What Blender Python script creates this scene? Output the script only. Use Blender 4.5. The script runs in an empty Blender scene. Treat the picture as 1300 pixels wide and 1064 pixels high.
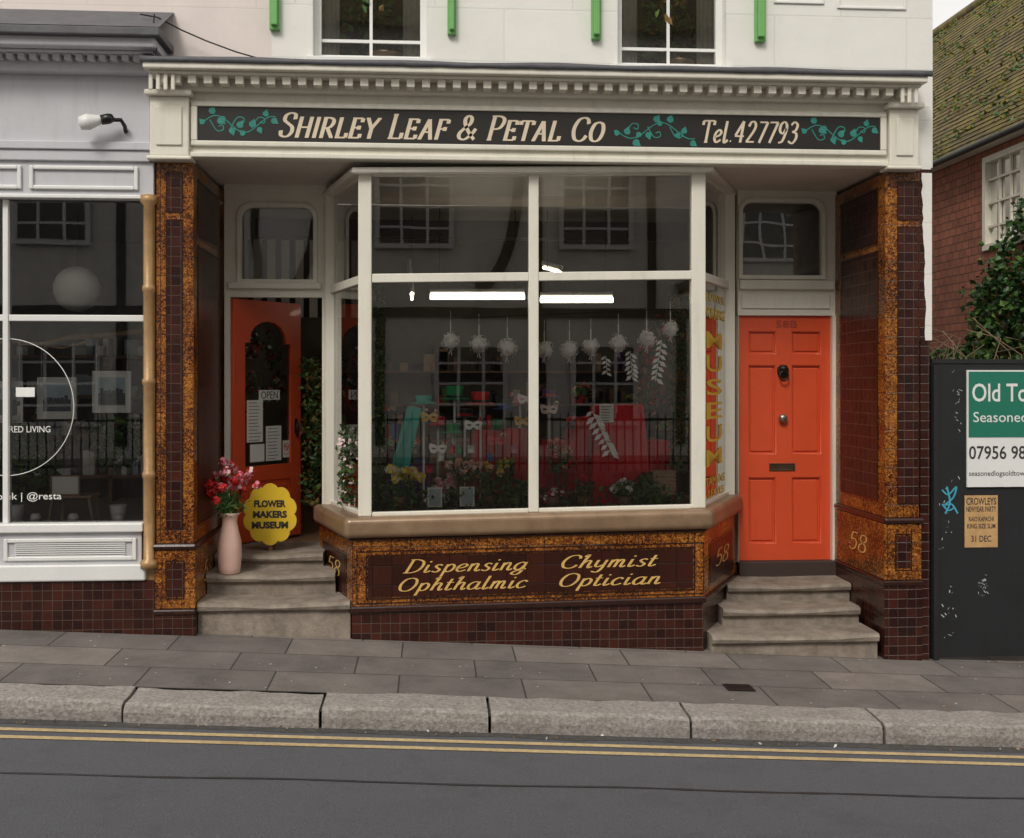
import bpy, bmesh, math, random
from mathutils import Vector, Matrix, noise as mnoise
random.seed(7)
S4=math.sin(math.radians(4)); C4=math.cos(math.radians(4))
CAM=Vector((-9*S4,-9*C4,2.05)); FP=1440.0
def P(px,py,Y):
    u=(px-650)/FP; v=-(py-487)/FP
    d=Vector((S4+u*C4, C4-u*S4, v)); t=(Y-CAM.y)/d.y
    return CAM+d*t
def X(px,Y=0): return P(px,487,Y).x
def Z(py,Y=0,px=650): return P(px,py,Y).z
SH=[0.0]
col=bpy.context.scene.collection
def link(o,parent=None):
    col.objects.link(o)
    if parent: o.parent=parent
    return o
def empty(name,loc=(0,0,0),rz=0,parent=None):
    o=bpy.data.objects.new(name,None); o.location=loc; o.rotation_euler=(0,0,rz); o.empty_display_size=.1
    return link(o,parent)
def mesh(name,vs,fs,mat,parent=None,smooth=False,mids=None,bevel=0):
    if SH[0]: vs=[(v[0],v[1],v[2]+SH[0]*(v[0]-.18)) for v in vs]
    me=bpy.data.meshes.new(name); me.from_pydata([tuple(v) for v in vs],[],fs)
    for m in (mat if isinstance(mat,(list,tuple)) else [mat]): me.materials.append(m)
    if mids: me.polygons.foreach_set('material_index',mids)
    if smooth: me.polygons.foreach_set('use_smooth',[True]*len(fs))
    me.update()
    o=bpy.data.objects.new(name,me); link(o,parent)
    if bevel:
        b=o.modifiers.new('b','BEVEL'); b.width=bevel; b.segments=2; b.limit_method='ANGLE'
    return o
def boxes(name,lst,mat,parent=None,bevel=0):
    vs=[];fs=[]
    for (a,b,c,d,e,f) in lst:
        n=len(vs)
        vs+=[(a,c,e),(b,c,e),(b,d,e),(a,d,e),(a,c,f),(b,c,f),(b,d,f),(a,d,f)]
        fs+=[(n,n+3,n+2,n+1),(n+4,n+5,n+6,n+7),(n,n+1,n+5,n+4),(n+1,n+2,n+6,n+5),(n+2,n+3,n+7,n+6),(n+3,n,n+4,n+7)]
    return mesh(name,vs,fs,mat,parent,bevel=bevel)
def box(name,a,b,c,d,e,f,mat,parent=None,bevel=0): return boxes(name,[(a,b,c,d,e,f)],mat,parent,bevel)
def prism(name,pts,z0,z1,mat,parent=None,bevel=0,seg=2):
    n=len(pts); vs=[(p[0],p[1],z0) for p in pts]+[(p[0],p[1],z1) for p in pts]
    fs=[tuple(range(n))[::-1],tuple(range(n,2*n))]+[(i,(i+1)%n,n+(i+1)%n,n+i) for i in range(n)]
    o=mesh(name,vs,fs,mat,parent)
    if bevel:
        b=o.modifiers.new('b','BEVEL'); b.width=bevel; b.segments=seg; b.limit_method='ANGLE'
    return o
def beam(name,p,q,z0,z1,t,mat,parent=None,bevel=0):
    p=Vector(p);q=Vector(q);d=(q-p).normalized();n=Vector((-d.y,d.x))*t/2
    return prism(name,[p-n,q-n,q+n,p+n],z0,z1,mat,parent,bevel)
def framel(a,b,e,f,w,y0,y1):
    return [(a,a+w,y0,y1,e,f),(b-w,b,y0,y1,e,f),(a+w,b-w,y0,y1,e,e+w),(a+w,b-w,y0,y1,f-w,f)]
def lathe(name,prof,c,mat,parent=None,seg=24,sx=1,sy=1,smooth=True):
    vs=[];fs=[]
    for r,z in prof:
        for i in range(seg):
            a=2*math.pi*i/seg; vs.append((c[0]+r*math.cos(a)*sx,c[1]+r*math.sin(a)*sy,c[2]+z))
    for j in range(len(prof)-1):
        for i in range(seg):
            k=(i+1)%seg; fs.append((j*seg+i,j*seg+k,(j+1)*seg+k,(j+1)*seg+i))
    fs.append(tuple(range(seg))[::-1]); fs.append(tuple(range((len(prof)-1)*seg,len(prof)*seg)))
    return mesh(name,vs,fs,mat,parent,smooth)
def tube(name,pts,r,mat,parent=None,cyc=False):
    cu=bpy.data.curves.new(name,'CURVE'); cu.dimensions='3D'; cu.bevel_depth=r; cu.bevel_resolution=2
    for pl in (pts if isinstance(pts[0][0],(list,tuple,Vector)) else [pts]):
        s=cu.splines.new('POLY'); s.points.add(len(pl)-1); s.use_cyclic_u=cyc
        for i,p in enumerate(pl): s.points[i].co=(p[0],p[1],p[2],1)
    cu.materials.append(mat); o=bpy.data.objects.new(name,cu); return link(o,parent)
def leafmesh(name,cs,size,mats,parent=None,up=0.0,nrm=None,asp=.55):
    vs=[];fs=[];mi=[]
    for k,c in enumerate(cs):
        d=Vector((random.gauss(0,1),random.gauss(0,1),random.gauss(0,1)+up)).normalized()
        if nrm: 
            n0=nrm[k]; d=(d-n0*d.dot(n0)*.8).normalized(); side=n0.cross(d)
            if side.length<.01: side=Vector((1,0,0))
            side.normalize(); nn=n0
        else:
            side=d.cross(Vector((random.gauss(0,1),random.gauss(0,1),random.gauss(0,1)))).normalized(); nn=d.cross(side)
        s=size*random.uniform(.6,1.3); c=Vector(c); n=len(vs)
        vs+=[c-d*s*.5, c+side*s*asp*.5+nn*s*.12, c+d*s*.5, c-side*s*asp*.5+nn*s*.12, c]
        fs+=[(n,n+1,n+4),(n+1,n+2,n+4),(n+2,n+3,n+4),(n+3,n,n+4)]
        m=random.randrange(len(mats)) if isinstance(mats,(list,tuple)) else 0
        mi+=[m]*4
    return mesh(name,vs,fs,mats,parent,mids=mi)
def inbox(a,b,c,d,e,f,n): return [(random.uniform(a,b),random.uniform(c,d),random.uniform(e,f)) for _ in range(n)]
def insph(c,r,n,shell=0.0):
    out=[]
    for _ in range(n):
        v=Vector((random.gauss(0,1),random.gauss(0,1),random.gauss(0,1))).normalized()*r*(max(shell,random.random()**.4))
        out.append(Vector(c)+v)
    return out
def petals(name,cs,r,n,size,mats,parent=None):
    pts=[];nr=[]
    for c in cs:
        for p in insph(c,r,n,.55):
            pts.append(p); nr.append((p-Vector(c)).normalized())
    return leafmesh(name,pts,size,mats,parent,nrm=nr,asp=.9)
# ---------------- materials
def newmat(name):
    m=bpy.data.materials.new(name); m.use_nodes=True; nt=m.node_tree
    return m,nt,nt.nodes['Principled BSDF']
def N(nt,t,**kw):
    n=nt.nodes.new(t)
    for k,v in kw.items():
        if k in n.inputs: n.inputs[k].default_value=v
        else: setattr(n,k,v)
    return n
def c4(c,s=1): return (min(1,c[0]*s),min(1,c[1]*s),min(1,c[2]*s),1)
def M(name,c,rough=.6,var=.12,scale=5,bump=.15,bscale=50,metal=0,grime=0,spec=.5,streak=False,coat=0):
    m,nt,b=newmat(name); L=nt.links.new
    tc=N(nt,'ShaderNodeTexCoord'); n1=N(nt,'ShaderNodeTexNoise',Scale=scale,Detail=8,Roughness=.65)
    mp=N(nt,'ShaderNodeMapping'); L(tc.outputs['Object'],mp.inputs['Vector']); L(mp.outputs[0],n1.inputs['Vector'])
    r=N(nt,'ShaderNodeValToRGB'); r.color_ramp.elements[0].position=.3; r.color_ramp.elements[1].position=.7
    r.color_ramp.elements[0].color=c4(c,1-var); r.color_ramp.elements[1].color=c4(c,1+var*.6)
    L(n1.outputs['Fac'],r.inputs[0]); out=r.outputs[0]
    if grime:
        n2=N(nt,'ShaderNodeTexNoise',Scale=3.0,Detail=10,Roughness=.75); mp2=N(nt,'ShaderNodeMapping')
        mp2.inputs['Scale'].default_value=(3,3,.5) if streak else (1,1,1)
        L(tc.outputs['Object'],mp2.inputs['Vector']); L(mp2.outputs[0],n2.inputs['Vector'])
        r2=N(nt,'ShaderNodeValToRGB'); r2.color_ramp.elements[0].position=.5; r2.color_ramp.elements[1].position=.78
        r2.color_ramp.elements[0].color=(0,0,0,1); r2.color_ramp.elements[1].color=(grime,grime,grime,1)
        L(n2.outputs['Fac'],r2.inputs[0]); mx=N(nt,'ShaderNodeMixRGB'); L(r2.outputs[0],mx.inputs[0]); L(out,mx.inputs[1])
        mx.inputs[2].default_value=(c[0]*.42,c[1]*.39,c[2]*.33,1); out=mx.outputs[0]
    L(out,b.inputs['Base Color']); b.inputs['Roughness'].default_value=rough; b.inputs['Metallic'].default_value=metal
    b.inputs['Specular IOR Level'].default_value=spec; b.inputs['Coat Weight'].default_value=coat
    if bump:
        n3=N(nt,'ShaderNodeTexNoise',Scale=bscale,Detail=5); L(tc.outputs['Object'],n3.inputs['Vector'])
        bp=N(nt,'ShaderNodeBump',Strength=bump,Distance=.01); L(n3.outputs['Fac'],bp.inputs['Height']); L(bp.outputs[0],b.inputs['Normal'])
    return m
def tilemat(name,c1,c2,mort,w,h,rough=.15,mottle=None,ms=38,offset=0,axes='wall',msz=.004,bumps=.5,var=0,grit=0,bias=0,spec=.5):
    m,nt,b=newmat(name); L=nt.links.new
    tc=N(nt,'ShaderNodeTexCoord'); sp=N(nt,'ShaderNodeSeparateXYZ'); L(tc.outputs['Object'],sp.inputs[0])
    cb=N(nt,'ShaderNodeCombineXYZ')
    if axes=='wall':
        ad=N(nt,'ShaderNodeMath',operation='ADD'); L(sp.outputs[0],ad.inputs[0]); L(sp.outputs[1],ad.inputs[1])
        L(ad.outputs[0],cb.inputs[0]); L(sp.outputs[2],cb.inputs[1])
    elif axes=='side':
        L(sp.outputs[1],cb.inputs[0]); L(sp.outputs[2],cb.inputs[1])
    elif axes=='floor':
        L(sp.outputs[0],cb.inputs[0]); L(sp.outputs[1],cb.inputs[1])
    br=N(nt,'ShaderNodeTexBrick'); br.offset=offset; br.squash=1
    br.inputs['Scale'].default_value=1; br.inputs['Brick Width'].default_value=w; br.inputs['Row Height'].default_value=h
    br.inputs['Mortar Size'].default_value=msz; br.inputs['Mortar Smooth'].default_value=.3; br.inputs['Bias'].default_value=bias
    br.inputs['Color1'].default_value=c4(c1); br.inputs['Color2'].default_value=c4(c2); br.inputs['Mortar'].default_value=c4(mort)
    L(cb.outputs[0],br.inputs['Vector']); out=br.outputs['Color']
    if mottle:
        n=N(nt,'ShaderNodeTexNoise',Scale=ms,Detail=5,Roughness=.65,Distortion=1.2); L(tc.outputs['Object'],n.inputs['Vector'])
        n9=N(nt,'ShaderNodeTexNoise',Scale=3,Detail=3); L(tc.outputs['Object'],n9.inputs['Vector'])
        am=N(nt,'ShaderNodeMath',operation='MULTIPLY_ADD'); L(n9.outputs['Fac'],am.inputs[0]); am.inputs[1].default_value=.35; L(n.outputs['Fac'],am.inputs[2])
        r=N(nt,'ShaderNodeValToRGB'); e=r.color_ramp.elements
        e[0].position=.565;e[0].color=c4(mottle[0]); e[1].position=.82;e[1].color=c4(mottle[2]); x=e.new(.675); x.color=c4(mottle[1])
        L(am.outputs[0],r.inputs[0]); mx=N(nt,'ShaderNodeMixRGB'); L(br.outputs['Fac'],mx.inputs[0]); L(r.outputs[0],mx.inputs[1]); mx.inputs[2].default_value=c4(mort); out=mx.outputs[0]
    if var or grit:
        n=N(nt,'ShaderNodeTexNoise',Scale=2.2,Detail=9,Roughness=.7); L(tc.outputs['Object'],n.inputs['Vector'])
        r=N(nt,'ShaderNodeValToRGB'); r.color_ramp.elements[0].position=.3; r.color_ramp.elements[1].position=.7
        r.color_ramp.elements[0].color=(1-var,)*3+(1,); r.color_ramp.elements[1].color=(1,1,1,1); L(n.outputs['Fac'],r.inputs[0])
        mx=N(nt,'ShaderNodeMixRGB',blend_type='MULTIPLY'); mx.inputs[0].default_value=1; L(out,mx.inputs[1]); L(r.outputs[0],mx.inputs[2]); out=mx.outputs[0]
        if grit:
            n=N(nt,'ShaderNodeTexNoise',Scale=160,Detail=3); L(tc.outputs['Object'],n.inputs['Vector'])
            r=N(nt,'ShaderNodeValToRGB'); r.color_ramp.elements[0].position=.35; r.color_ramp.elements[1].position=.68
            r.color_ramp.elements[0].color=(1-grit,)*3+(1,); r.color_ramp.elements[1].color=(1,1,1,1); L(n.outputs['Fac'],r.inputs[0])
            mx=N(nt,'ShaderNodeMixRGB',blend_type='MULTIPLY'); mx.inputs[0].default_value=1; L(out,mx.inputs[1]); L(r.outputs[0],mx.inputs[2]); out=mx.outputs[0]
    L(out,b.inputs['Base Color']); b.inputs['Roughness'].default_value=rough; b.inputs['Specular IOR Level'].default_value=spec
    iv=N(nt,'ShaderNodeMath',operation='SUBTRACT'); iv.inputs[0].default_value=1; L(br.outputs['Fac'],iv.inputs[1])
    n5=N(nt,'ShaderNodeTexNoise',Scale=13,Detail=3); L(tc.outputs['Object'],n5.inputs['Vector'])
    ma=N(nt,'ShaderNodeMath',operation='MULTIPLY_ADD'); L(n5.outputs['Fac'],ma.inputs[0]); ma.inputs[1].default_value=1.6; L(iv.outputs[0],ma.inputs[2])
    bp=N(nt,'ShaderNodeBump',Strength=bumps,Distance=.005); L(ma.outputs[0],bp.inputs['Height']); L(bp.outputs[0],b.inputs['Normal'])
    return m
def glassmat(name,k=1.6,tint=.9,wav=.04):
    m=bpy.data.materials.new(name); m.use_nodes=True; nt=m.node_tree; nt.nodes.clear(); L=nt.links.new
    o=N(nt,'ShaderNodeOutputMaterial'); t=N(nt,'ShaderNodeBsdfTransparent'); t.inputs[0].default_value=(tint,tint,tint*.98,1)
    g=N(nt,'ShaderNodeBsdfGlossy'); g.inputs['Roughness'].default_value=0.0
    tc=N(nt,'ShaderNodeTexCoord'); n=N(nt,'ShaderNodeTexNoise',Scale=1.6,Detail=1); L(tc.outputs['Object'],n.inputs['Vector'])
    b=N(nt,'ShaderNodeBump',Strength=wav,Distance=.05); L(n.outputs['Fac'],b.inputs['Height']); L(b.outputs[0],g.inputs['Normal'])
    f=N(nt,'ShaderNodeFresnel'); f.inputs[0].default_value=1.5
    mu=N(nt,'ShaderNodeMath',operation='MULTIPLY'); mu.use_clamp=True; L(f.outputs[0],mu.inputs[0]); mu.inputs[1].default_value=k
    mx=N(nt,'ShaderNodeMixShader'); L(mu.outputs[0],mx.inputs[0]); L(t.outputs[0],mx.inputs[1]); L(g.outputs[0],mx.inputs[2]); L(mx.outputs[0],o.inputs[0])
    return m
def emis(name,c,s):
    m,nt,b=newmat(name); b.inputs['Emission Color'].default_value=c4(c); b.inputs['Emission Strength'].default_value=s; b.inputs['Base Color'].default_value=c4(c)
    return m
cream=M('cream_gloss_paint',(.76,.73,.63),.4,.05,3,.05,30,grime=.30,streak=True)
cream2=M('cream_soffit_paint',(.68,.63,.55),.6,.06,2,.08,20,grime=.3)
white=tilemat('white_painted_stone',(.82,.81,.76),(.80,.79,.74),(.72,.71,.66),1.1,.42,.6,offset=.5,msz=.006,bumps=.3,var=.09)
pinkw=tilemat('pinkish_render',(.78,.70,.66),(.77,.69,.65),(.70,.62,.58),1.3,.5,.7,offset=.5,msz=.005,bumps=.2,var=.12)
lead=M('lead_flashing',(.10,.10,.11),.6,.25,6,.4,20)
black=M('black_gloss',(.012,.012,.013),.3,.1,5,.05,30)
blackp=M('black_hoarding_paint',(.011,.012,.014),.6,.3,3,.2,20,grime=.3)
orange=M('orange_door_paint',(.70,.088,.028),.35,.06,4,.08,25,grime=.12,coat=.15)
maroon=tilemat('maroon_glazed_tile',(.075,.018,.011),(.028,.008,.007),(.10,.065,.045),.076,.076,.2,var=.5,spec=.45,bumps=.45,msz=.003)
brown=tilemat('brown_glazed_tile',(.060,.017,.010),(.036,.012,.008),(.02,.008,.005),.152,.152,.28,var=.3,bumps=.45,spec=.25)
brownsm=tilemat('brown_small_square_tile',(.060,.020,.012),(.028,.010,.008),(.11,.075,.05),.10,.10,.3,var=.4,bumps=.5,spec=.25,msz=.003)
amber=tilemat('amber_mottled_tile',(.5,.2,.03),(.5,.2,.03),(.04,.015,.008),.152,.152,.16,mottle=((.024,.008,.004),(.20,.056,.010),(.52,.21,.034)),ms=48,msz=.003,var=.2,bumps=.4,spec=.5)
tiledark=M('dark_tile_moulding',(.035,.012,.008),.2,.3,12,.05,30)
bronze=M('bronze_sill',(.29,.19,.115),.35,.25,5,.12,25,metal=.2,grime=.5)
gold=M('gold_leaf',(.75,.47,.14),.4,.15,20,.1,60,metal=.1)
goldp=M('gold_column_paint',(.46,.28,.12),.4,.3,12,.2,50,metal=.2,grime=.4)
signcream=M('sign_cream_lettering',(.74,.62,.46),.5,.08,10,0)
teal=M('sign_teal_leaf',(.02,.25,.20),.5,.25,25,0)
signblk=M('sign_black_board',(.016,.014,.013),.4,.2,4,.05,20,grime=.1)
stone=M('worn_stone_step',(.28,.235,.19),.85,.4,7,.6,45,grime=.8)
concrete=M('plinth_concrete',(.2,.19,.18),.9,.3,6,.4,40)
flag=tilemat('paving_flags',(.31,.268,.24),(.205,.183,.168),(.075,.068,.06),.86,.47,.8,offset=.37,axes='floor',msz=.007,bumps=.6,var=.45,grit=.35)
granite=M('granite_kerb',(.33,.30,.275),.8,.5,40,.7,70,grime=.8)
asphalt=M('asphalt',(.112,.114,.126),.85,.45,130,.8,170,grime=.45)
gutterm=M('gutter_dirt',(.070,.065,.060),.9,.45,25,.5,90,grime=.4)
yellowl=M('yellow_road_paint',(.56,.42,.22),.7,.3,30,.4,90,grime=.75)
groundm=M('earth_ground',(.12,.11,.09),.9,.3,3,.3,10)
green=M('green_paint',(.16,.42,.12),.45,.1,8,.05,30)
lilac=M('grey_shopfront_paint',(.55,.55,.58),.5,.05,4,.06,30,grime=.25,streak=True)
whitep=M('white_gloss_paint',(.78,.78,.76),.4,.04,4,.04,30,grime=.12)
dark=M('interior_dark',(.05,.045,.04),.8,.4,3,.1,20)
darkwall=M('interior_wall',(.115,.10,.08),.8,.4,2,.1,20)
leftwall=M('left_shop_wall',(.20,.19,.18),.8,.4,2,.1,20)
curt=M('curtain_cloth',(.45,.43,.38),.9,.2,6,.1,20)
wood=M('stained_wood',(.20,.105,.055),.6,.3,10,.2,60)
driftw=M('driftwood',(.36,.25,.16),.8,.3,15,.5,60)
pink=M('pink_ceramic_vase',(.76,.50,.42),.25,.06,4,.03,10,coat=.4)
yel=M('yellow_sign_paint',(.86,.58,.03),.45,.05,6,.03,30)
redc=M('red_velvet',(.56,.014,.018),.85,.25,8,.2,60)
redp=M('red_petals',(.66,.018,.025),.6,.3,30,0)
pinkp=M('pink_petals',(.78,.24,.32),.6,.3,30,0)
palep=M('pale_petals',(.84,.64,.62),.6,.2,30,0)
peach=M('peach_petals',(.82,.45,.27),.6,.2,30,0)
yelp=M('yellow_petals',(.88,.64,.05),.6,.2,30,0)
whp=M('white_petals',(.87,.87,.84),.6,.06,30,0)
lf1=M('leaf_green',(.05,.13,.028),.5,.4,12,0); lf2=M('leaf_dark',(.022,.065,.02),.5,.4,12,0); lf3=M('leaf_light',(.12,.22,.045),.5,.3,12,0); lf4=M('leaf_autumn',(.22,.13,.035),.6,.3,12,0)
tealc=M('teal_card',(.02,.40,.33),.5,.1,8,0); purple=M('purple_felt',(.12,.04,.18),.8,.2,8,0); blue=M('blue_felt',(.04,.10,.36),.8,.2,8,0)
greenf=M('green_felt',(.02,.30,.10),.8,.2,8,0); paper=M('paper',(.76,.76,.74),.7,.05,8,0); bluep=M('pale_blue_print',(.40,.50,.57),.6,.25,8,0)
lino=M('ink_black',(.03,.03,.03),.6,.1,8,0); iron=M('cast_iron',(.02,.02,.02),.45,.3,12,.2,60,metal=.3); steel=M('dull_metal',(.35,.34,.32),.35,.2,12,.1,60,metal=.8)
glass=glassmat('window_glass',2.6,.95,.008); glass2=glassmat('old_window_glass',3.0,.9,.04)
tubem=emis('fluorescent_tube',(1,.88,.68),9)
signgreen=M('sign_green',(.01,.17,.11),.5,.05,8,0)
stripe=tilemat('striped_fabric',(.75,.72,.65),(.75,.72,.65),(.02,.02,.02),.14,50,.8,msz=.035,bumps=0)
# ---------------- text
def btext(name,body,x,y,z,w,h,mat,parent=None,bold=0,shear=0,rz=0,spacing=1):
    cu=bpy.data.curves.new(name,'FONT'); cu.body=body; cu.align_x='CENTER'; cu.offset=bold; cu.shear=shear; cu.extrude=.0005; cu.space_line=spacing
    cu.resolution_u=3; cu.materials.append(mat)
    o=bpy.data.objects.new(name,cu); link(o,parent); bpy.context.view_layer.update()
    bb=[Vector(v) for v in o.bound_box]; x0=min(v.x for v in bb);x1=max(v.x for v in bb);y0=min(v.y for v in bb);y1=max(v.y for v in bb)
    sx=w/max(.001,x1-x0); sy=h/max(.001,y1-y0)
    o.scale=(sx,sy,1); o.rotation_euler=(math.pi/2,0,rz)
    cr=math.cos(rz); sr=math.sin(rz); cx=-x0*sx
    o.location=(x+cx*cr,y+cx*sr,z-y0*sy); return o
def ptext(name,body,px0,py0,px1,py1,Y,mat,parent=None,**k):
    x0=X(px0,Y);x1=X(px1,Y);pc=(px0+px1)/2
    return btext(name,body,x0,Y,Z(py1,Y,pc),x1-x0,Z(py0,Y,pc)-Z(py1,Y,pc),mat,parent,**k)
def s(x,y,w=.1): return ('l',[(x-w,y),(x+w,y)])
def l(*p): return ('l',list(p))
def c(*p): return ('c',list(p))
GL={
'A':(.80,[l((.12,0),(.40,1)),l((.40,1),(.68,0)),l((.22,.35),(.58,.35)),s(.12,0),s(.68,0)]),
'C':(.74,[c((.66,.74),(.58,.93),(.40,1),(.18,.88),(.07,.5),(.18,.12),(.40,0),(.58,.07),(.68,.24))]),
'D':(.78,[l((.14,0),(.14,1)),c((.02,1),(.34,1),(.60,.84),(.68,.5),(.58,.15),(.34,0),(.02,0))]),
'E':(.68,[l((.14,0),(.14,1)),l((.03,1),(.56,1)),l((.14,.52),(.46,.52)),l((.03,0),(.60,0)),l((.56,1),(.56,.80)),l((.6,0),(.6,.2)),l((.46,.42),(.46,.62))]),
'F':(.64,[l((.14,0),(.14,1)),l((.03,1),(.56,1)),l((.14,.52),(.46,.52)),l((.56,1),(.56,.80)),s(.14,0),l((.46,.42),(.46,.62))]),
'H':(.82,[l((.14,0),(.14,1)),l((.66,0),(.66,1)),l((.14,.5),(.66,.5)),s(.14,0),s(.66,0),s(.14,1),s(.66,1)]),
'I':(.32,[l((.15,0),(.15,1)),s(.15,0),s(.15,1)]),
'L':(.64,[l((.14,0),(.14,1)),s(.14,1),l((.03,0),(.58,0)),l((.58,0),(.58,.24))]),
'O':(.80,[c((.38,1),(.16,.88),(.06,.5),(.16,.12),(.38,0),(.60,.12),(.70,.5),(.60,.88),(.38,1))]),
'P':(.66,[l((.14,0),(.14,1)),s(.14,0),c((.03,1),(.38,1),(.56,.90),(.59,.74),(.50,.54),(.34,.46),(.14,.46))]),
'R':(.76,[l((.14,0),(.14,1)),s(.14,0),c((.03,1),(.38,1),(.56,.90),(.59,.74),(.50,.56),(.34,.48),(.14,.48)),l((.34,.48),(.66,0)),s(.70,0,.05)]),
'S':(.62,[c((.53,.74),(.49,.94),(.30,1.0),(.11,.90),(.10,.70),(.28,.56),(.47,.42),(.52,.22),(.42,.05),(.25,0),(.09,.08),(.05,.26))]),
'T':(.74,[l((.37,0),(.37,1)),l((.04,1),(.70,1)),l((.04,1),(.04,.80)),l((.70,1),(.70,.80)),s(.37,0)]),
'Y':(.78,[l((.10,1),(.38,.48)),l((.68,1),(.38,.48)),l((.38,.5),(.38,0)),s(.38,0),s(.10,1),s(.68,1)]),
'&':(.84,[c((.74,.46),(.60,.20),(.36,0),(.14,.05),(.08,.24),(.22,.44),(.44,.66),(.46,.88),(.32,1),(.19,.88),(.24,.64),(.48,.30),(.78,0))]),
'a':(.60,[c((.42,.50),(.26,.58),(.08,.42),(.06,.16),(.18,0),(.34,.08),(.42,.30)),c((.43,.58),(.42,.12),(.50,0),(.62,.10))]),
'c':(.48,[c((.40,.46),(.26,.58),(.08,.42),(.06,.16),(.2,0),(.44,.12))]),
'e':(.48,[c((.06,.24),(.30,.32),(.40,.46),(.26,.58),(.08,.42),(.06,.16),(.2,0),(.44,.12))]),
'g':(.58,[c((.42,.50),(.26,.58),(.08,.42),(.06,.16),(.18,.02),(.34,.08),(.42,.30)),c((.43,.58),(.43,-.1),(.30,-.36),(.08,-.30),(.14,-.12),(.58,.08))]),
'h':(.56,[c((.02,.86),(.16,1),(.12,.6),(.10,0)),c((.10,.32),(.24,.55),(.38,.5),(.38,.2),(.44,0),(.56,.10))]),
'i':(.32,[c((.10,.58),(.10,.1),(.18,0),(.32,.12)),l((.08,.78),(.15,.84))]),
'l':(.32,[c((.1,1),(.1,.1),(.2,0),(.32,.12))]),
'm':(.74,[l((.08,0),(.08,.58)),c((.08,.35),(.2,.57),(.3,.5),(.31,0)),c((.31,.35),(.42,.57),(.53,.5),(.54,.1),(.62,0),(.72,.10))]),
'n':(.54,[l((.08,0),(.08,.58)),c((.08,.35),(.22,.57),(.34,.5),(.35,.1),(.43,0),(.54,.10))]),
'p':(.54,[l((.12,-.36),(.12,.58)),c((.12,.4),(.28,.58),(.44,.42),(.42,.12),(.26,0),(.12,.12))]),
's':(.42,[c((.36,.5),(.22,.58),(.1,.46),(.2,.32),(.34,.18),(.24,0),(.04,.08))]),
't':(.36,[c((.14,.85),(.12,.12),(.22,0),(.36,.12)),l((.0,.58),(.30,.58))]),
'y':(.54,[c((.08,.58),(.08,.2),(.2,.05),(.38,.2)),c((.41,.58),(.40,-.1),(.28,-.36),(.06,-.28))]),
'2':(.60,[c((.08,.76),(.18,.96),(.36,.98),(.48,.80),(.40,.52),(.08,.04)),l((.05,.04),(.54,.04))]),
'3':(.58,[c((.08,.86),(.26,1),(.46,.86),(.40,.62),(.20,.54)),c((.20,.54),(.46,.46),(.50,.22),(.32,.0),(.06,.10))]),
'4':(.62,[l((.40,0),(.40,1)),l((.40,1),(.04,.32)),l((.02,.30),(.56,.30))]),
'5':(.58,[l((.14,1),(.50,1)),l((.15,1),(.11,.56)),c((.11,.56),(.34,.62),(.50,.42),(.44,.1),(.24,0),(.06,.1))]),
'7':(.56,[l((.04,.97),(.52,.97)),l((.52,.97),(.20,0))]),
'8':(.58,[c((.28,.54),(.1,.68),(.12,.92),(.28,1),(.44,.92),(.46,.68),(.28,.54),(.08,.36),(.08,.1),(.28,0),(.48,.1),(.48,.36),(.28,.54))]),
'9':(.58,[c((.46,.70),(.30,.46),(.1,.58),(.1,.86),(.28,1),(.46,.84),(.46,.5),(.34,.1),(.12,.02))]),
'.':(.26,[l((.08,.06),(.16,.06))]),' ':(.34,[])}
def catm(p,n=6):
    q=[p[0]]+list(p)+[p[-1]]; out=[]
    for i in range(1,len(q)-2):
        for k in range(n):
            t=k/n; a,b_,c_,d=q[i-1],q[i],q[i+1],q[i+2]
            out.append(tuple(.5*((2*b_[j])+(-a[j]+c_[j])*t+(2*a[j]-5*b_[j]+4*c_[j]-d[j])*t*t+(-a[j]+3*b_[j]-3*c_[j]+d[j])*t**3) for j in (0,1)))
    out.append(tuple(p[-1])); return out
def strokemesh(strokes,a,b,origin,U,nrm,sx,sy,slant,name,mat,parent,zi=.00012):
    vs=[];fs=[];k=0; origin=Vector(origin);U=Vector(U);nrm=Vector(nrm)
    for kind,p in strokes:
        segs=[catm(p)] if kind=='c' else [[p[i],p[i+1]] for i in range(len(p)-1)]
        for pl in segs:
            k+=1; n=len(vs)
            for i,q in enumerate(pl):
                p0=pl[max(0,i-1)];p1=pl[min(len(pl)-1,i+1)]
                d=Vector((p1[0]-p0[0],p1[1]-p0[1])); d.normalize(); nn=Vector((-d.y,d.x)); w=math.sqrt((a*nn.x)**2+(b*nn.y)**2)
                for sg in (1,-1):
                    gx=q[0]+nn.x*w*sg; gy=q[1]+nn.y*w*sg
                    vs.append(origin+U*((gx+gy*slant)*sx)+Vector((0,0,gy*sy))+nrm*(k%9)*zi)
            for i in range(len(pl)-1): fs.append((n+2*i,n+2*i+1,n+2*i+3,n+2*i+2))
    return mesh(name,vs,fs,mat,parent)
def nibtext(name,body,origin,U,width,cap,mat,parent,a=.07,b=.03,slant=.2,smallcaps=False,nrm=(0,-1,0),gap=.06):
    st=[];x=0
    for ch in body:
        sc=1
        if smallcaps and ch.islower(): ch=ch.upper(); sc=.82
        w,g=GL[ch]
        for kind,p in g: st.append((kind,[(x+q[0]*sc,q[1]*sc) for q in p]))
        x+=(w+gap)*sc
    return strokemesh(st,a,b,origin,U,nrm,width/x,cap,slant,name,mat,parent)
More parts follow.
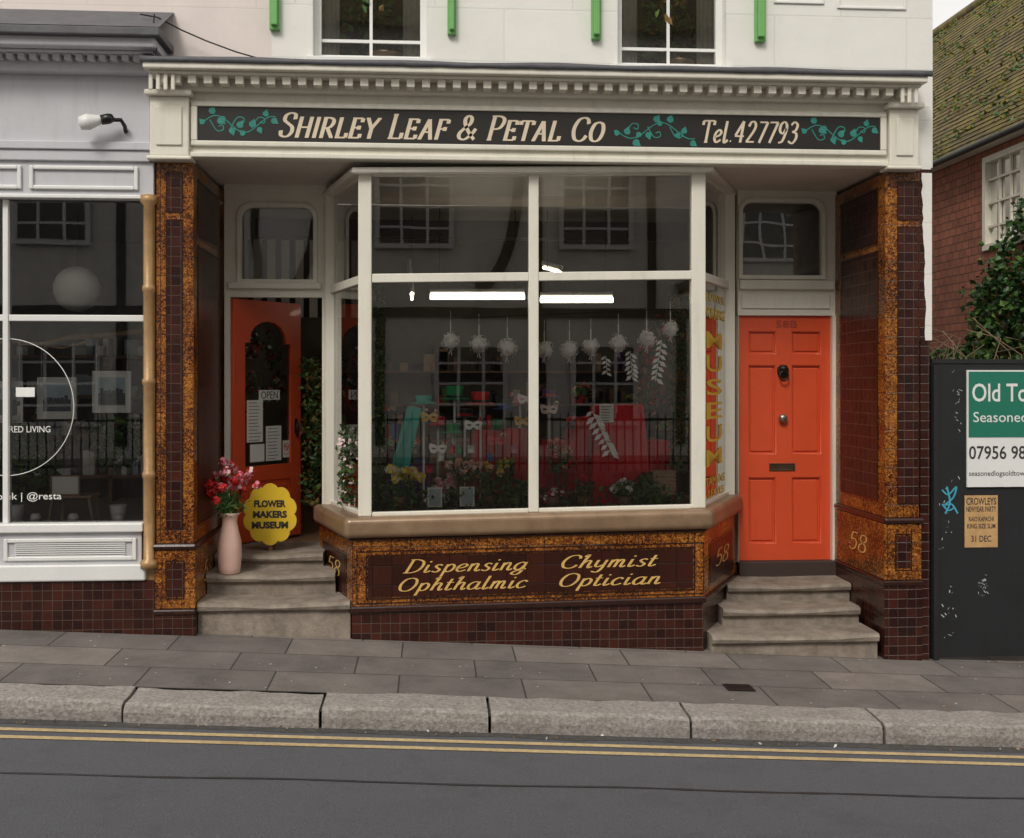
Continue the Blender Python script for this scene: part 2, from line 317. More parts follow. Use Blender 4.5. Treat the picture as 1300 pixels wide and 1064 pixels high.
# ---------------- ground
def gz(x,y=0):
    xx=max(-40,min(40,x)); return -.031-.05*xx+.02*max(-1.43,min(0,y))
def sheet(name,x0,x1,y0,y1,dz,mat,nx=40,ny=4,parent=None):
    vs=[];fs=[]
    for j in range(ny+1):
        for i in range(nx+1):
            x=x0+(x1-x0)*i/nx;y=y0+(y1-y0)*j/ny; vs.append((x,y,gz(x,y)+dz))
    for j in range(ny):
        for i in range(nx):
            a=j*(nx+1)+i; fs.append((a,a+1,a+nx+2,a+nx+1))
    return mesh(name,vs,fs,mat,parent)
sheet('ground',-400,400,-400,400,-.30,groundm,200,60)
sheet('pavement',-40,40,-1.42,.9,0,flag,80,4)
sheet('road',-40,40,-9.8,-1.77,-.125,asphalt,80,8)
vs=[];fs=[];n=400
for i in range(n+1):
    x=-10+20*i/n; w=.075+.035*mnoise.noise(Vector((x*2.3,0,0)))+.02*mnoise.noise(Vector((x*9,1,0)))
    vs+=[(x,-1.772,gz(x,-2)-.1225),(x,-1.80-w*.5,gz(x,-2)-.1228),(x,-1.80-w,gz(x,-2)-.1232)]
for i in range(n):
    for k in range(2): a=i*3+k; fs.append((a,a+1,a+4,a+3))
mesh('gutter_dirt',vs,fs,gutterm)
# tar seam running along the road
vs=[];fs=[]
for i in range(n+1):
    x=-10+20*i/n; y=-2.72+.03*mnoise.noise(Vector((x*1.1,5,0))); w=.012+.008*mnoise.noise(Vector((x*7,9,0)))
    vs+=[(x,y-w,gz(x,-2)-.1215),(x,y+w,gz(x,-2)-.1215)]
for i in range(n): a=i*2; fs.append((a,a+2,a+3,a+1))
mesh('tar_seam',vs,fs,M('tar',(.035,.035,.037),.5,.3,30,.3,60))
gum=M('gum_spots',(.42,.40,.37),.8,.2,20,0)
vs=[];fs=[]
for i in range(80):
    x=random.uniform(-4.5,4.5);y=random.uniform(-1.38,-.05); r=random.uniform(.006,.014); k=len(vs)
    for q_ in range(7):
        a=2*math.pi*q_/7; rr=r*random.uniform(.7,1.1); vs.append((x+rr*math.cos(a),y+rr*math.sin(a),gz(x+rr*math.cos(a),y+rr*math.sin(a))+.0025))
    fs.append(tuple(range(k,k+7)))
mesh('gum_spots',vs,fs,gum)
leafmesh('fallen_leaf_litter',[(x,y,gz(x,y)+.008+dz) for x,y,dz in [(random.uniform(-4.5,5),random.uniform(-1.4,0),0) for _ in range(20)]+[(random.uniform(-4.5,5),random.uniform(-1.9,-1.79),-.12) for _ in range(70)]],.026,[lf4,driftw,paper,lf4])
yl=empty('double_yellow_line')
k=0
for y,w in ((-1.975,.055),(-2.12,.055)):
    sheet('yellow_line_%d'%(k),-40,40,y-w/2,y+w/2,-.121,yellowl,80,1,parent=yl); k+=1
# kerb
kv=[];kf=[]
joints=[X(p,-1.6) for p in (165,410,620,870,1110)]
j=[joints[0]-1.35*k for k in range(26,0,-1)]+joints+[joints[-1]+1.35*k for k in range(1,26)]
for a,b in zip(j[:-1],j[1:]):
    n=len(kv); o=random.uniform(-.014,.014); oz=random.uniform(-.008,.010); g=.010; NS=14
    rows=((-1.78+o,-.3),(-1.778+o,-.06),(-1.765+o,oz-.012),(-1.735+o,oz+.004),(-1.58,oz+.007),(-1.43,oz+.004),(-1.43,-.3))
    for ri,(y,dz) in enumerate(rows):
        for s_ in range(NS+1):
            xx=a+g+(b-a-2*g)*s_/NS; jj=.009*mnoise.noise(Vector((xx*6,ri*.9,0))) if 0<ri<6 else 0
            e_=.012 if s_ in (0,NS) and 1<ri<5 else 0
            kv.append((xx,y+jj,gz(xx,-1.43)+dz+jj-e_))
    W_=NS+1
    for r in range(6):
        for q in range(NS):
            i0=n+r*W_+q; kf.append((i0,i0+1,i0+W_+1,i0+W_))
    kf.append(tuple(n+r*W_ for r in range(7))); kf.append(tuple(n+r*W_+NS for r in range(7))[::-1])
mesh('kerb',kv,kf,granite)
sheet('kerb_bedding',-40,40,-1.74,-1.42,-.03,M('kerb_joint',(.07,.065,.06),.9),80,1)
dcx=X(938,-1.0); 
dc=empty('drain_cover',(dcx,-1.0,gz(dcx,-1.0)+.004)); dc.rotation_euler=(0,math.atan(.05),0)
boxes('frame',[(-.1,.1,-.08,-.065,0,.006),(-.1,.1,.065,.08,0,.006),(-.1,-.085,-.065,.065,0,.006),(.085,.1,-.065,.065,0,.006)]+[(-.085,.085,-.06+.022*i,-.048+.022*i,0,.005) for i in range(6)],iron,dc)
# ---------------- main building
B=empty('flower_shop_building')
WY=.06
def wallholes(name,x0,x1,z0,z1,holes,y0,y1,mat,parent):
    L=[];cx=x0
    for (a,b,e,f) in holes:
        L.append((cx,a,y0,y1,z0,z1)); 
        if e>z0: L.append((a,b,y0,y1,z0,e))
        if f<z1: L.append((a,b,y0,y1,f,z1))
        cx=b
    L.append((cx,x1,y0,y1,z0,z1)); return boxes(name,L,mat,parent)
wz0=3.82; wz1=8.2
xl=X(345,WY); xr=X(1184,WY)
hl=(X(397,WY),X(542,WY),Z(74,WY,470),Z(74,WY,470)+1.7); hr=(X(784,WY),X(922,WY),Z(84,WY,853),Z(84,WY,853)+1.7)
wallholes('upper_wall',xl,xr,wz0,wz1,[hl,hr],WY,WY+.3,white,B)
box('upper_wall_side',xr-.3,xr,WY+.3,9,-.8,wz1,white,B)
box('upper_wall_back',xl,xr-.3,8.7,9,-.8,wz1,white,B)
box('roof',xl-.05,xr+.1,-.1,9.1,wz1,wz1+.12,lead,B)
def sash(nm,h,parent):
    a,b,e,f=h; y=WY+.12
    boxes(nm+'_frame',framel(a,b,e,f,.055,y,y+.1),whitep,parent,bevel=.004)
    A,Bx,E,F=a+.055,b-.055,e+.055,f-.055; zm=(E+F)/2
    boxes(nm+'_rails',[(A,Bx,y+.02,y+.07,zm-.025,zm+.025)],whitep,parent)
    cx=(A+Bx)/2; bars=[]
    for zz in ((E,zm-.025),(zm+.025,F)):
        zc=zz[0]+(zz[1]-zz[0])*.16 if zz[0]==E else (zz[0]+zz[1])/2
        bars+=[(cx-.012,cx+.012,y+.03,y+.06,zz[0],zz[1]),(A,cx-.012,y+.03,y+.06,zc-.012,zc+.012),(cx+.012,Bx,y+.03,y+.06,zc-.012,zc+.012)]
    boxes(nm+'_glazing_bars',bars,whitep,parent)
    mesh(nm+'_glass',[(A,y+.045,E),(Bx,y+.045,E),(Bx,y+.045,F),(A,y+.045,F)],[(0,1,2,3)],glass2,parent)
    boxes(nm+'_sill',[(a-.04,b+.04,WY-.05,y,e-.05,e-.001)],whitep,parent,bevel=.006)
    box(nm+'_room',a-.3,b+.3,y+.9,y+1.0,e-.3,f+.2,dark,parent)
    leafmesh(nm+'_houseplant',inbox(A+.05,Bx-.05,y+.12,y+.35,E,E+.45,150)+insph(((A+Bx)/2,y+.2,E+.45),.2,160),.09,[lf1,lf1,lf4,lf3],parent,up=.5)
    lathe(nm+'_bowl',[(0,0),(.12,0),(.16,.06),(.15,.06)],((A+Bx)/2+.1,y+.2,E),driftw,parent)
    for sx in (A,Bx-.14):
        vs=[];fs=[]
        for i in range(15): xx=sx+.14*i/14; yy=y+.09+.015*math.sin(i*1.7); vs+=[(xx,yy,E),(xx,yy,F)]
        for i in range(14): fs.append((2*i,2*i+2,2*i+3,2*i+1))
        mesh(nm+'_curtain',vs,fs,curt,parent,smooth=True)
sash('left_sash_window',hl,B); sash('right_sash_window',hr,B)
for i,(a,b,y) in enumerate(((343,356,40),(568,579,46),(750,762,52),(957,970,55))):
    x0=X(a,WY);x1=X(b,WY); z=Z(y,WY,(a+b)/2)
    boxes('green_bracket_%d'%i,[(x0,x1,WY-.05,WY-.002,z,z+1.1),(x0+.015,x1-.015,WY-.085,WY-.05,z+.03,z+1.05)],green,B,bevel=.006)
boxes('wall_panels',framel(X(982,WY),X(1046,WY),Z(5,WY,1010),Z(5,WY,1010)+1,.02,WY-.015,WY-.002)+framel(X(1062,WY),X(1150,WY),Z(12,WY,1100),Z(12,WY,1100)+1,.02,WY-.015,WY-.002)+framel(X(582,WY),X(742,WY),Z(-10,WY,660),Z(-10,WY,660)+1,.02,WY-.015,WY-.002),whitep,B,bevel=.005)
# cornice
cl=X(178,-.3); cr=X(1182,-.3); pc=680
def zz(py,Y): return Z(py,Y,pc)
lv=[];lfc=[]; n=60
for i in range(n+1):
    x=cl+(cr-cl)*i/n; w=mnoise.noise(Vector((x*1.7,0,0)))*.012; w2=mnoise.noise(Vector((x*6,3,0)))*.006
    z=zz(84,-.33)
    lv+=[(x,-.335,z-.02+w2),(x,-.335,z+.022+w),(x,-.2,z+.05+w),(x,WY,z+.085+w*.5)]
for i in range(n):
    for k in range(3): a=i*4+k; lfc.append((a,a+4,a+5,a+1))
o=mesh('lead_flashing',lv,lfc,lead,B,smooth=True); sm=o.modifiers.new('s','SOLIDIFY'); sm.thickness=.012; sm.offset=-1
zc0=zz(96,-.3); zc1=zz(85,-.3)-.012
box('cornice_corona',cl+.02,cr-.03,-.32,WY,zc0,zc1,cream,B,bevel=.01)
box('cornice_bed',cl+.05,cr-.06,-.26,WY,zc0-.025,zc0,cream,B,bevel=.008)
dl=[]; x=cl+.10; zd1=zc0-.025; zd0=zd1-.075
while x<cr-.12:
    dl.append((x,x+.062,-.235,-.12,zd0+.012,zd1)); x+=.118
boxes('dentils',dl,cream,B,bevel=.004)
box('dentil_backing',cl+.07,cr-.08,-.12,WY,zd0-.015,zd1,cream,B,bevel=.006)
fl=X(238,-.05); fr=X(1130,-.05); zf0=zz(206,-.05)
box('frieze',fl,fr,-.05,WY,zf0+.04,zd0-.015,cream,B)
box('frieze_lower_moulding',fl,fr,-.085,WY,zf0,zf0+.04,cream,B,bevel=.008)
s0,s1=X(251,-.06),X(1117,-.06); sz0=zz(185,-.06); sz1=zz(142.5,-.06)
boxes('sign_surround',[(s0-.05,s1+.05,-.082,-.052,sz1+.0,sz1+.04),(s0-.05,s1+.05,-.082,-.052,sz0-.04,sz0),(s0-.05,s0,-.082,-.052,sz0,sz1),(s1,s1+.05,-.082,-.052,sz0,sz1)],cream,B,bevel=.008)
SG=empty('shop_name_sign')
box('board',s0+.001,s1-.001,-.066,-.053,sz0+.001,sz1-.001,signblk,SG)
yt=-.068
SIGNMID=(sz0+sz1)/2
def ltz(name,body,px0,px1,cap,dz,**k):
    return nibtext(name,body,(X(px0,yt),yt,SIGNMID-cap/2+dz),(1,0,0),X(px1,yt)-X(px0,yt),cap,signcream,SG,**k)
ltz('lettering_name','Shirley Leaf & Petal Co',353,766,.185,0,smallcaps=True,a=.085,b=.034,slant=.28)
ltz('lettering_tel','Tel.427793',888,1012,.17,0,a=.08,b=.038,slant=.25)
def vine(nm,px0,px1,flip=1):
    x0,x1=X(px0,yt),X(px1,yt); W=x1-x0; h=.085; st=[]
    main=[(x0+W*t,SIGNMID+flip*h*.75*math.sin(t*math.pi*2.6)) for t in [i/12 for i in range(13)]]
    st.append(('c',main))
    for t in (.2,.48,.76):
        cx=x0+W*t; sg=1 if math.sin(t*math.pi*2.6)*flip<0 else -1
        st.append(('c',[(cx-.05,SIGNMID-sg*.03),(cx,SIGNMID+sg*.05),(cx+.05,SIGNMID+sg*.045),(cx+.045,SIGNMID+sg*.01),(cx+.015,SIGNMID+sg*.02)]))
    strokemesh(st,.004,.004,(0,yt,0),(1,0,0),(0,-1,0),1,1,0,nm+'_stems',teal,SG)
    vs=[];fs=[]; rnd=random.Random(3)
    for i in range(11):
        t=(i+.4)/11; cx=x0+W*t; cz=SIGNMID+flip*h*.75*math.sin(t*math.pi*2.6); side=1 if i%2 else -1
        ang=side*rnd.uniform(.6,1.3)+rnd.choice((0,0,math.pi)); L_=rnd.uniform(.05,.075)
        cz=max(sz0+.045,min(sz1-.045,cz+side*.02))
        n=len(vs); sh=[(0,0),(.15,.34),(.45,.42),(.75,.2),(1.05,0),(.75,-.2),(.45,-.42),(.15,-.34)]
        for u,v in sh:
            zc_=cz+(u*math.sin(ang)+v*math.cos(ang))*L_; zc_=max(sz0+.008,min(sz1-.008,zc_))
            vs.append((cx+(u*math.cos(ang)-v*math.sin(ang))*L_,yt-.0015-.0003*(i%5),zc_))
        fs.append(tuple(range(n,n+8)))
    mesh(nm+'_leaves',vs,fs,teal,SG)
vine('vine_a',256,350); vine('vine_b',782,882,-1); vine('vine_c',1020,1112)
# consoles
for nm,a,b in (('left_console',190,240),('right_console',1129,1166)):
    x0,x1=X(a,-.1),X(b,-.1)
    box(nm+'_block',x0,x1,-.11,WY,zf0-.0,zd0-.06,cream,B,bevel=.01)
    box(nm+'_panel',x0+.05,x1-.05,-.125,-.112,zf0+.08,zd0-.14,cream,B,bevel=.01)
    box(nm+'_cap',x0-.03,x1+.03,-.16,WY,zd0-.06,zd0-.017,cream,B,bevel=.012)
    boxes(nm+'_flutes',[(x0+.03+.055*i,x0+.06+.055*i,-.262,-.238,zd0-.05,zc0-.027) for i in range(int((x1-x0-.03)/.055))],cream,B,bevel=.008)
    box(nm+'_foot',x0-.02,x1+.02,-.13,WY,zf0-.03,zf0-.001,cream,B,bevel=.01)
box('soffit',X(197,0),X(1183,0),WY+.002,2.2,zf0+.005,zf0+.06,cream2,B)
DY=1.15
# pilasters
plx0,plx1=X(198,0),X(246,0); prx0,prx1=X(1124,0),X(1167,0)
zt=zf0-.032
def pil(nm,x0,x1,strips,inner,zped):
    box(nm+'_shaft',x0,x1,0,DY+.1,zped,zt,amber,B,bevel=.006)
    w=x1-x0
    ln=[];st=[]
    for sa,sb in strips:
        xa,xb=x0+w*sa,x0+w*sb
        for (e,f) in ((zped+.12,zt-.45),(zt-.38,zt-.08)):
            st.append((xa,xb,-.004,-.001,e,f))
            ln+=framel(xa-.010,xb+.010,e-.010,f+.010,.007,-.006,-.0012)
    boxes(nm+'_front_strip',st,maroon,B)
    boxes(nm+'_front_lines',ln,tiledark,B)
    zb=zped-.05
    zp=zb-.46
    box(nm+'_moulding',x0-.02 if inner<0 else x0-.03,x1+.03,-.035,DY,zb,zped,tiledark,B,bevel=.02)
    box(nm+'_pedestal',x0-.012,x1+.014,-.014,DY,zp,zb,amber,B,bevel=.006)
    boxes(nm+'_pedestal_panel',[(x0+w*.3,x0+w*.72,-.018,-.0145,zp+.1,zb-.1)],maroon,B)
    boxes(nm+'_pedestal_lines',framel(x0+w*.26,x0+w*.76,zp+.08,zb-.08,.007,-.0195,-.0148),tiledark,B)
    box(nm+'_pedestal_foot',x0-.02,x1+.02,-.03,DY,zp-.045,zp,tiledark,B,bevel=.012)
    box(nm+'_plinth',x0-.016,x1+.016,-.02,DY,-.7,zp-.045,maroon,B)
    xi=x1 if inner>0 else x0
    def iface(a,b,e,f,t,mat,n2):
        if inner>0: boxes(nm+n2,[(xi+.001+(t-.003),xi+t+.003,a,b,e,f)],mat,B)
        else: boxes(nm+n2,[(xi-t-.003,xi-.001-(t-.003),a,b,e,f)],mat,B)
    for k,(e,f) in enumerate(((zped+.14,zt-.64),(zt-.54,zt-.12))):
        iface(.17,DY-.17,e,f,.003,brownsm,'_return_panel_%d'%k)
        L=[]
        for (a,b,ee,ff) in ((.15,.165,e-.02,f+.02),(DY-.165,DY-.15,e-.02,f+.02),(.165,DY-.165,e-.02,e-.005),(.165,DY-.165,f+.005,f+.02)):
            L.append((xi+.001,xi+.007,a,b,ee,ff) if inner>0 else (xi-.007,xi-.001,a,b,ee,ff))
        boxes(nm+'_return_lines_%d'%k,L,tiledark,B)
    return zb,zp
zpl=Z(690,0,220); zpr=Z(657,0,1145)
lb=pil('left_pilaster',plx0,plx1,((.30,.68),),1,zpl); rb=pil('right_pilaster',prx0,prx1,((.38,.96),),-1,zpr)
nibtext('number_58_left','58',(plx1+.017,.30,lb[1]+.16),(0,1,0),.34,.15,gold,B,nrm=(1,0,0),a=.05,b=.03)
nibtext('number_58_right','58',(prx0-.016,.78,rb[1]+.16),(0,-1,0),.42,.15,gold,B,nrm=(-1,0,0),a=.05,b=.03)
box('end_strip_tiles',prx1+.0165,X(1181,0),.015,.3,-.7,Z(430,0,1170),maroon,B)
vs=[];nr=26; za=Z(432,0,1175); zb_=zt
for i in range(nr+1):
    z=za+(zb_-za)*i/nr; w=.035*mnoise.noise(Vector((0,0,z*3.1)))+.02*mnoise.noise(Vector((3,0,z*11)))
    vs.append((max(prx1+.006,prx1+.030+w+.03*(1-i/nr)),.012,z))
for i in range(nr+1): vs.append((X(1184,0),.012,vs[i][2]))
mesh('broken_render_edge',vs,[(i,i+1+nr,i+2+nr,i+1) for i in range(nr)],white,B)
box('end_render_backing',prx1,X(1184,0),.014,WY+.3,za,zt+.03,maroon,B)
box('end_wall_top',prx1,X(1184,0)+.0,WY-.03,WY-.002,zt+.03,wz0+.5,white,B)
box('end_wall_lower',prx1+.001,X(1184,0),.302,.5,-.7,zt,white,B)
# bay
SH[0]=.017; bp=665
def bz(py,Y=.05): return Z(py,Y,bp)
def poly(o=0):
    return [(X(406,1.1)-o*.9,DY),(X(447,.05)-o*.7,.05-o),(X(893,.05)+o*.7,.05-o),(X(936,1.1)+o*.9,DY)]
def bpoly(a,b,c_,d): return [(X(a,1.1),DY+.02),(X(b,.12),.12),(X(c_,.12),.12),(X(d,1.1),DY+.02)]
zs0=bz(677);zs1=bz(651)
prism('bay_plinth',poly(0),-.7,bz(772),maroon,B)
prism('bay_plinth_moulding',poly(.025),bz(772),bz(763),tiledark,B,bevel=.015)
prism('bay_dado',poly(.008),bz(763),zs0-.001,amber,B)
prism('bay_sill_bed',poly(.03),zs0-.02,zs0,tiledark,B,bevel=.008)
prism('bay_sill',poly(.075),zs0,zs1,bronze,B,bevel=.045,seg=5)
x0,x1=X(467,.03),X(880,.03)
box('stallriser_panel',x0,x1,.036,.041,bz(752),bz(702),brown,B)
boxes('stallriser_lines',framel(x0-.018,x1+.018,bz(752)-.018,bz(702)+.018,.010,.034,.0412)+framel(x0-.16+.07,x1+.09,bz(752)-.05,bz(702)+.05,.006,.036,.0412),tiledark,B)
def gt(nm,t,a,b,py,cap): 
    return nibtext(nm,t,(X(a,.03),.0345,Z(py,.03,bp)),(1,0,0),X(b,.03)-X(a,.03),cap/157,gold,B,a=.06,b=.028,slant=.35,gap=.03)
gt('lettering_dispensing','Dispensing',511,668,723,16); gt('lettering_chymist','Chymist',708,832,723,16)
gt('lettering_ophthalmic','Ophthalmic',502,668,746,16); gt('lettering_optician','Optician',706,838,746,16)
pp=poly(.010)
def onside(p,q,t0,t1,z0,z1,mat,nm,off=.003):
    p=Vector(p);q=Vector(q);d=(q-p); n=Vector((d.y,-d.x)).normalized()
    if n.y>0: n=-n
    a=p+d*t0+n*off;b=p+d*t1+n*off
    mesh(nm,[(a.x,a.y,z0),(b.x,b.y,z0),(b.x,b.y,z1),(a.x,a.y,z1)],[(0,1,2,3)],mat,B)
    return a,b,n
for nm,p,q in (('left',pp[0],pp[1]),('right',pp[2],pp[3])):
    onside(p,q,.12,.86,bz(755),bz(699),tiledark,'bay_%s_panel_line'%nm,.002)
    a,b,n=onside(p,q,.15,.83,bz(752),bz(702),brown,'bay_%s_panel'%nm,.004)
    U=(b-a).normalized(); o=a+(b-a)*.2+n*.002
    nibtext('number_58_bay_'+nm,'58',(o.x,o.y,bz(735)),(U.x,U.y,0),(b-a).length*.6,.13,gold,B,nrm=(n.x,n.y,0),a=.05,b=.03)
q=bpoly(420,464,886,926)
zg0=zs1; zg1=bz(222,.12); ztr0=bz(357,.12); ztr1=bz(346,.12); zh1=zf0+.03
def post(nm,px_,w=.1,y=.12,d=.10): box(nm,X(px_,.12)-w/2,X(px_,.12)+w/2,y-.045,y+d-.045,zg0,zg1+.02,cream,B,bevel=.008)
post('bay_post_left',463.5,.105); post('bay_post_right',885.5,.115); post('bay_mullion',677,.08)
F0=(q[1][0]+.053,.122);F1=(q[2][0]-.058,.122)
ML,MR=X(677,.12)-.04,X(677,.12)+.04
for nm,e,f in (('transom',ztr0,ztr1),('head_rail',zg1-.012,zg1+.012),('bottom_rail',zg0-.002,zg0+.03)):
    boxes('bay_'+nm,[(F0[0],ML,.085,.155,e,f),(MR,F1[0],.085,.155,e,f)],cream,B,bevel=.006)
    beam('bay_left_'+nm,q[0],q[1],e,f,.06,cream,B,.005); beam('bay_right_'+nm,q[2],q[3],e,f,.06,cream,B,.005)
hp=[(q[0][0]-.06,DY+.03),(q[1][0]-.07,.03),(q[2][0]+.07,.03),(q[3][0]+.06,DY+.03)]
prism('bay_head',hp,zg1+.012,zh1-.05,cream,B,bevel=.008)
hp2=[(hp[0][0]-.03,DY+.03),(hp[1][0]-.03,-.0),(hp[2][0]+.03,-.0),(hp[3][0]+.03,DY+.03)]
prism('bay_head_moulding',hp2,zh1-.10,zh1-.052,cream,B,bevel=.015)
for nm,p_ in (('left',q[0]),('right',q[3])):
    box('bay_back_post_'+nm,p_[0]-.05,p_[0]+.05,DY-.06,DY+.06,zs1-.3,zg1+.02,cream,B,bevel=.006)
def gpane(nm,a,b,z0,z1,m=glass): mesh(nm,[(a[0],a[1],z0),(b[0],b[1],z0),(b[0],b[1],z1),(a[0],a[1],z1)],[(0,1,2,3)],m,B)
y_=.12
gpane('pane_upper_left',(F0[0],y_),(ML,y_),ztr1,zg1-.012); gpane('pane_upper_right',(MR,y_),(F1[0],y_),ztr1,zg1-.012)
gpane('pane_lower_left',(F0[0],y_),(ML,y_),zg0+.03,ztr0); gpane('pane_lower_right',(MR,y_),(F1[0],y_),zg0+.03,ztr0)
for nm,p_,r_ in (('left',q[0],q[1]),('right',q[2],q[3])):
    gpane('pane_%s_up'%nm,p_,r_,ztr1,zg1-.012); gpane('pane_%s_low'%nm,p_,r_,zg0+.03,ztr0)
SH[0]=0
a=Vector(q[2]);b=Vector(q[3]); d=b-a; U=d.normalized(); nn=Vector((U.y,-U.x)); rz=math.atan2(U.y,U.x)
WS=empty('window_lettering')
def sidet(nm,t,t0,t1,py0,py1,bold=.02):
    o=a+d*t0+nn*.004; z1=Z(py0,.5,905);z0=Z(py1,.5,905)
    btext(nm,t,o.x,o.y,z0,d.length*(t1-t0),z1-z0,yell2,WS,rz=rz,bold=bold)
yell2=M('yellow_vinyl',(.80,.56,.06),.5,.1,8,0)
sidet('line_1','FLOWER',.16,.88,372,382,0); sidet('line_2','WORKING',.16,.88,390,404,.01); 
for i,ch in enumerate('MUSEUM'): sidet('letter_%d'%i,ch,.25,.78,421+i*30,442+i*30,.01)
sidet('line_3','STAMENS',.14,.9,606,617,0); sidet('line_4','& LEAVES',.16,.86,622,632,0)
# ---------------- door surrounds
def holed(name,outer,holes,loc,th,mat,parent,rz=0,bev=0.004):
    cu=bpy.data.curves.new(name,'CURVE'); cu.dimensions='2D'; cu.fill_mode='BOTH'; cu.extrude=th/2; cu.bevel_depth=bev
    for pts in [outer]+holes:
        sp=cu.splines.new('POLY'); sp.points.add(len(pts)-1); sp.use_cyclic_u=True
        for i,p_ in enumerate(pts): sp.points[i].co=(p_[0],p_[1],0,1)
    cu.materials.append(mat); o=bpy.data.objects.new(name,cu); o.location=loc; o.rotation_euler=(math.pi/2,0,rz); return link(o,parent)
def rect(a,b,e,f): return [(a,e),(b,e),(b,f),(a,f)]
def rrect(a,b,e,f,r,n=6):
    p=[(a,e),(b,e)]
    for i in range(n+1): t=math.pi/2*i/n; p.append((b-r+r*math.cos(t),f-r+r*math.sin(t)))
    for i in range(n+1): t=math.pi/2*i/n; p.append((a+r-r*math.sin(t),f-r+r*math.cos(t)))
    return p
ztop=zf0+.004
def surround(nm,pl,pr,hl_,hr_,ht,hb,dtop,dl_,dr_):
    A,Bx=X(pl,DY),X(pr,DY); pcx=(pl+pr)/2
    zb=Z(dtop,DY,pcx)
    holed(nm+'_overlight_frame',rect(A,Bx,zb,ztop),[rrect(X(hl_,DY),X(hr_,DY),Z(hb,DY,pcx),Z(ht,DY,pcx),.10)],(0,DY+.03,0),.05,cream,B)
    h=rrect(X(hl_,DY)-.03,X(hr_,DY)+.03,Z(hb,DY,pcx)-.03,Z(ht,DY,pcx)+.03,.12)
    holed(nm+'_overlight_bead',h,[rrect(X(hl_,DY)-.002,X(hr_,DY)+.002,Z(hb,DY,pcx)-.002,Z(ht,DY,pcx)+.002,.10)],(0,DY-.01,0),.02,cream,B)
    mesh(nm+'_overlight_glass',[(X(hl_,DY)-.01,DY+.035,Z(hb,DY,pcx)-.01),(X(hr_,DY)+.01,DY+.035,Z(hb,DY,pcx)-.01),(X(hr_,DY)+.01,DY+.035,Z(ht,DY,pcx)+.01),(X(hl_,DY)-.01,DY+.035,Z(ht,DY,pcx)+.01)],[(0,1,2,3)],glass2,B)
    boxes(nm+'_jambs',[(A,X(dl_,DY),DY-.02,DY+.1,-.2,zb-.001),(X(dr_,DY),Bx,DY-.02,DY+.1,-.2,zb-.001)],cream,B,bevel=.006)
    return A,Bx,zb
surround('left_door',285,413,306,398,263,355,377,292,409)
surround('right_door',937,1062,942,1043,257,350,400,937.5,1056)
box('left_transom_moulding',X(290,DY),X(408,DY),DY-.04,DY-.0,Z(367,DY,350),Z(359,DY,350),cream,B,bevel=.01)
box('right_transom_moulding',X(938,DY),X(1058,DY),DY-.04,DY-.0,Z(368,DY,1000),Z(356,DY,1000),cream,B,bevel=.01)
box('right_transom_panel',X(941,DY),X(1053,DY),DY-.015,DY-.0,Z(392,DY,1000),Z(374,DY,1000),cream,B,bevel=.006)
# right door
RD=empty('orange_front_door')
ry=DY+.05; A,Bx=X(938.5,ry),X(1055,ry); zb,zt_=Z(710,ry,997),Z(401,ry,997)
def pr_(a,b,c_,d_): return (X(a,ry),X(b,ry),Z(d_,ry,997),Z(c_,ry,997))
pans=[]
for (c_,d_) in ((420,450),(463,577),(605,690)):
    pans+= [pr_(949,985,c_,d_),pr_(1004,1042,c_,d_)]
holed('stiles_and_rails',rect(A,Bx,zb,zt_),[rect(*p_) for p_ in pans],(0,ry+.005,0),.03,orange,RD,bev=.006)
box('core',A+.01,Bx-.01,ry+.012,ry+.04,zb+.01,zt_-.01,orange,RD)
boxes('raised_panels',[(a+.03,b-.03,ry+.0,ry+.0118,e+.03,f-.03) for a,b,e,f in pans],orange,RD,bevel=.008)
boxes('panel_mouldings',sum([framel(a,b,e,f,.014,ry-.010,ry+.0115) for a,b,e,f in pans],[]),orange,RD,bevel=.005)
ptext('number_58b','58B',985,407,1012,416,ry-.022,M('worn_orange_number',(.35,.06,.03),.5),RD)
kc=P(994,472,ry-.03)
lathe('knocker_plate',[(.0,-.055),(.04,-.045),(.055,0),(.05,.04),(.03,.06),(0,.065)],kc,iron,RD,sy=.5)
lathe('knocker_mane',[(.0,.0),(.035,.01),(.045,.03),(.03,.055),(0,.06)],(kc.x,kc.y-.02,kc.z),iron,RD,sy=.8)
tube('knocker_ring',[(kc.x+.04*math.cos(t),kc.y-.035,kc.z-.04+.045*math.sin(t)) for t in [i*math.pi/8 for i in range(16)]],.008,iron,RD,cyc=True)
kb=P(994,531,ry-.05)
o=lathe('door_knob',[(.0,-.05),(.018,-.05),(.018,-.02),(.036,-.01),(.04,.01),(.026,.028),(0,.03)],(0,0,0),steel,RD); o.location=kb; o.rotation_euler=(math.pi/2,0,0)
lp=P(993,593,ry-.02)
boxes('letter_plate',framel(lp.x-.12,lp.x+.12,lp.z-.035,lp.z+.035,.015,ry-.025,ry-.010)+[(lp.x-.105,lp.x+.105,ry-.021,ry-.0105,lp.z-.02,lp.z+.02)],M('aged_brass',(.12,.08,.05),.4,.3,10,metal=.7),RD,bevel=.003)
box('right_door_threshold',X(937,DY),X(1060,DY),DY-.06,DY+.2,.28,zb-.004,M('dark_threshold',(.05,.03,.025),.7),B,bevel=.01)
box('right_hall_backing',X(926,DY),X(1184,0)-.32,DY+.6,DY+.65,-.5,zf0,curt,B)  # pale cloth colour stands in for the opposite house's reflection in the overlight
box('right_partition',X(936,DY)+.0,X(936,DY)+.05,DY+.12,DY+.6,-.5,zf0,darkwall,B)
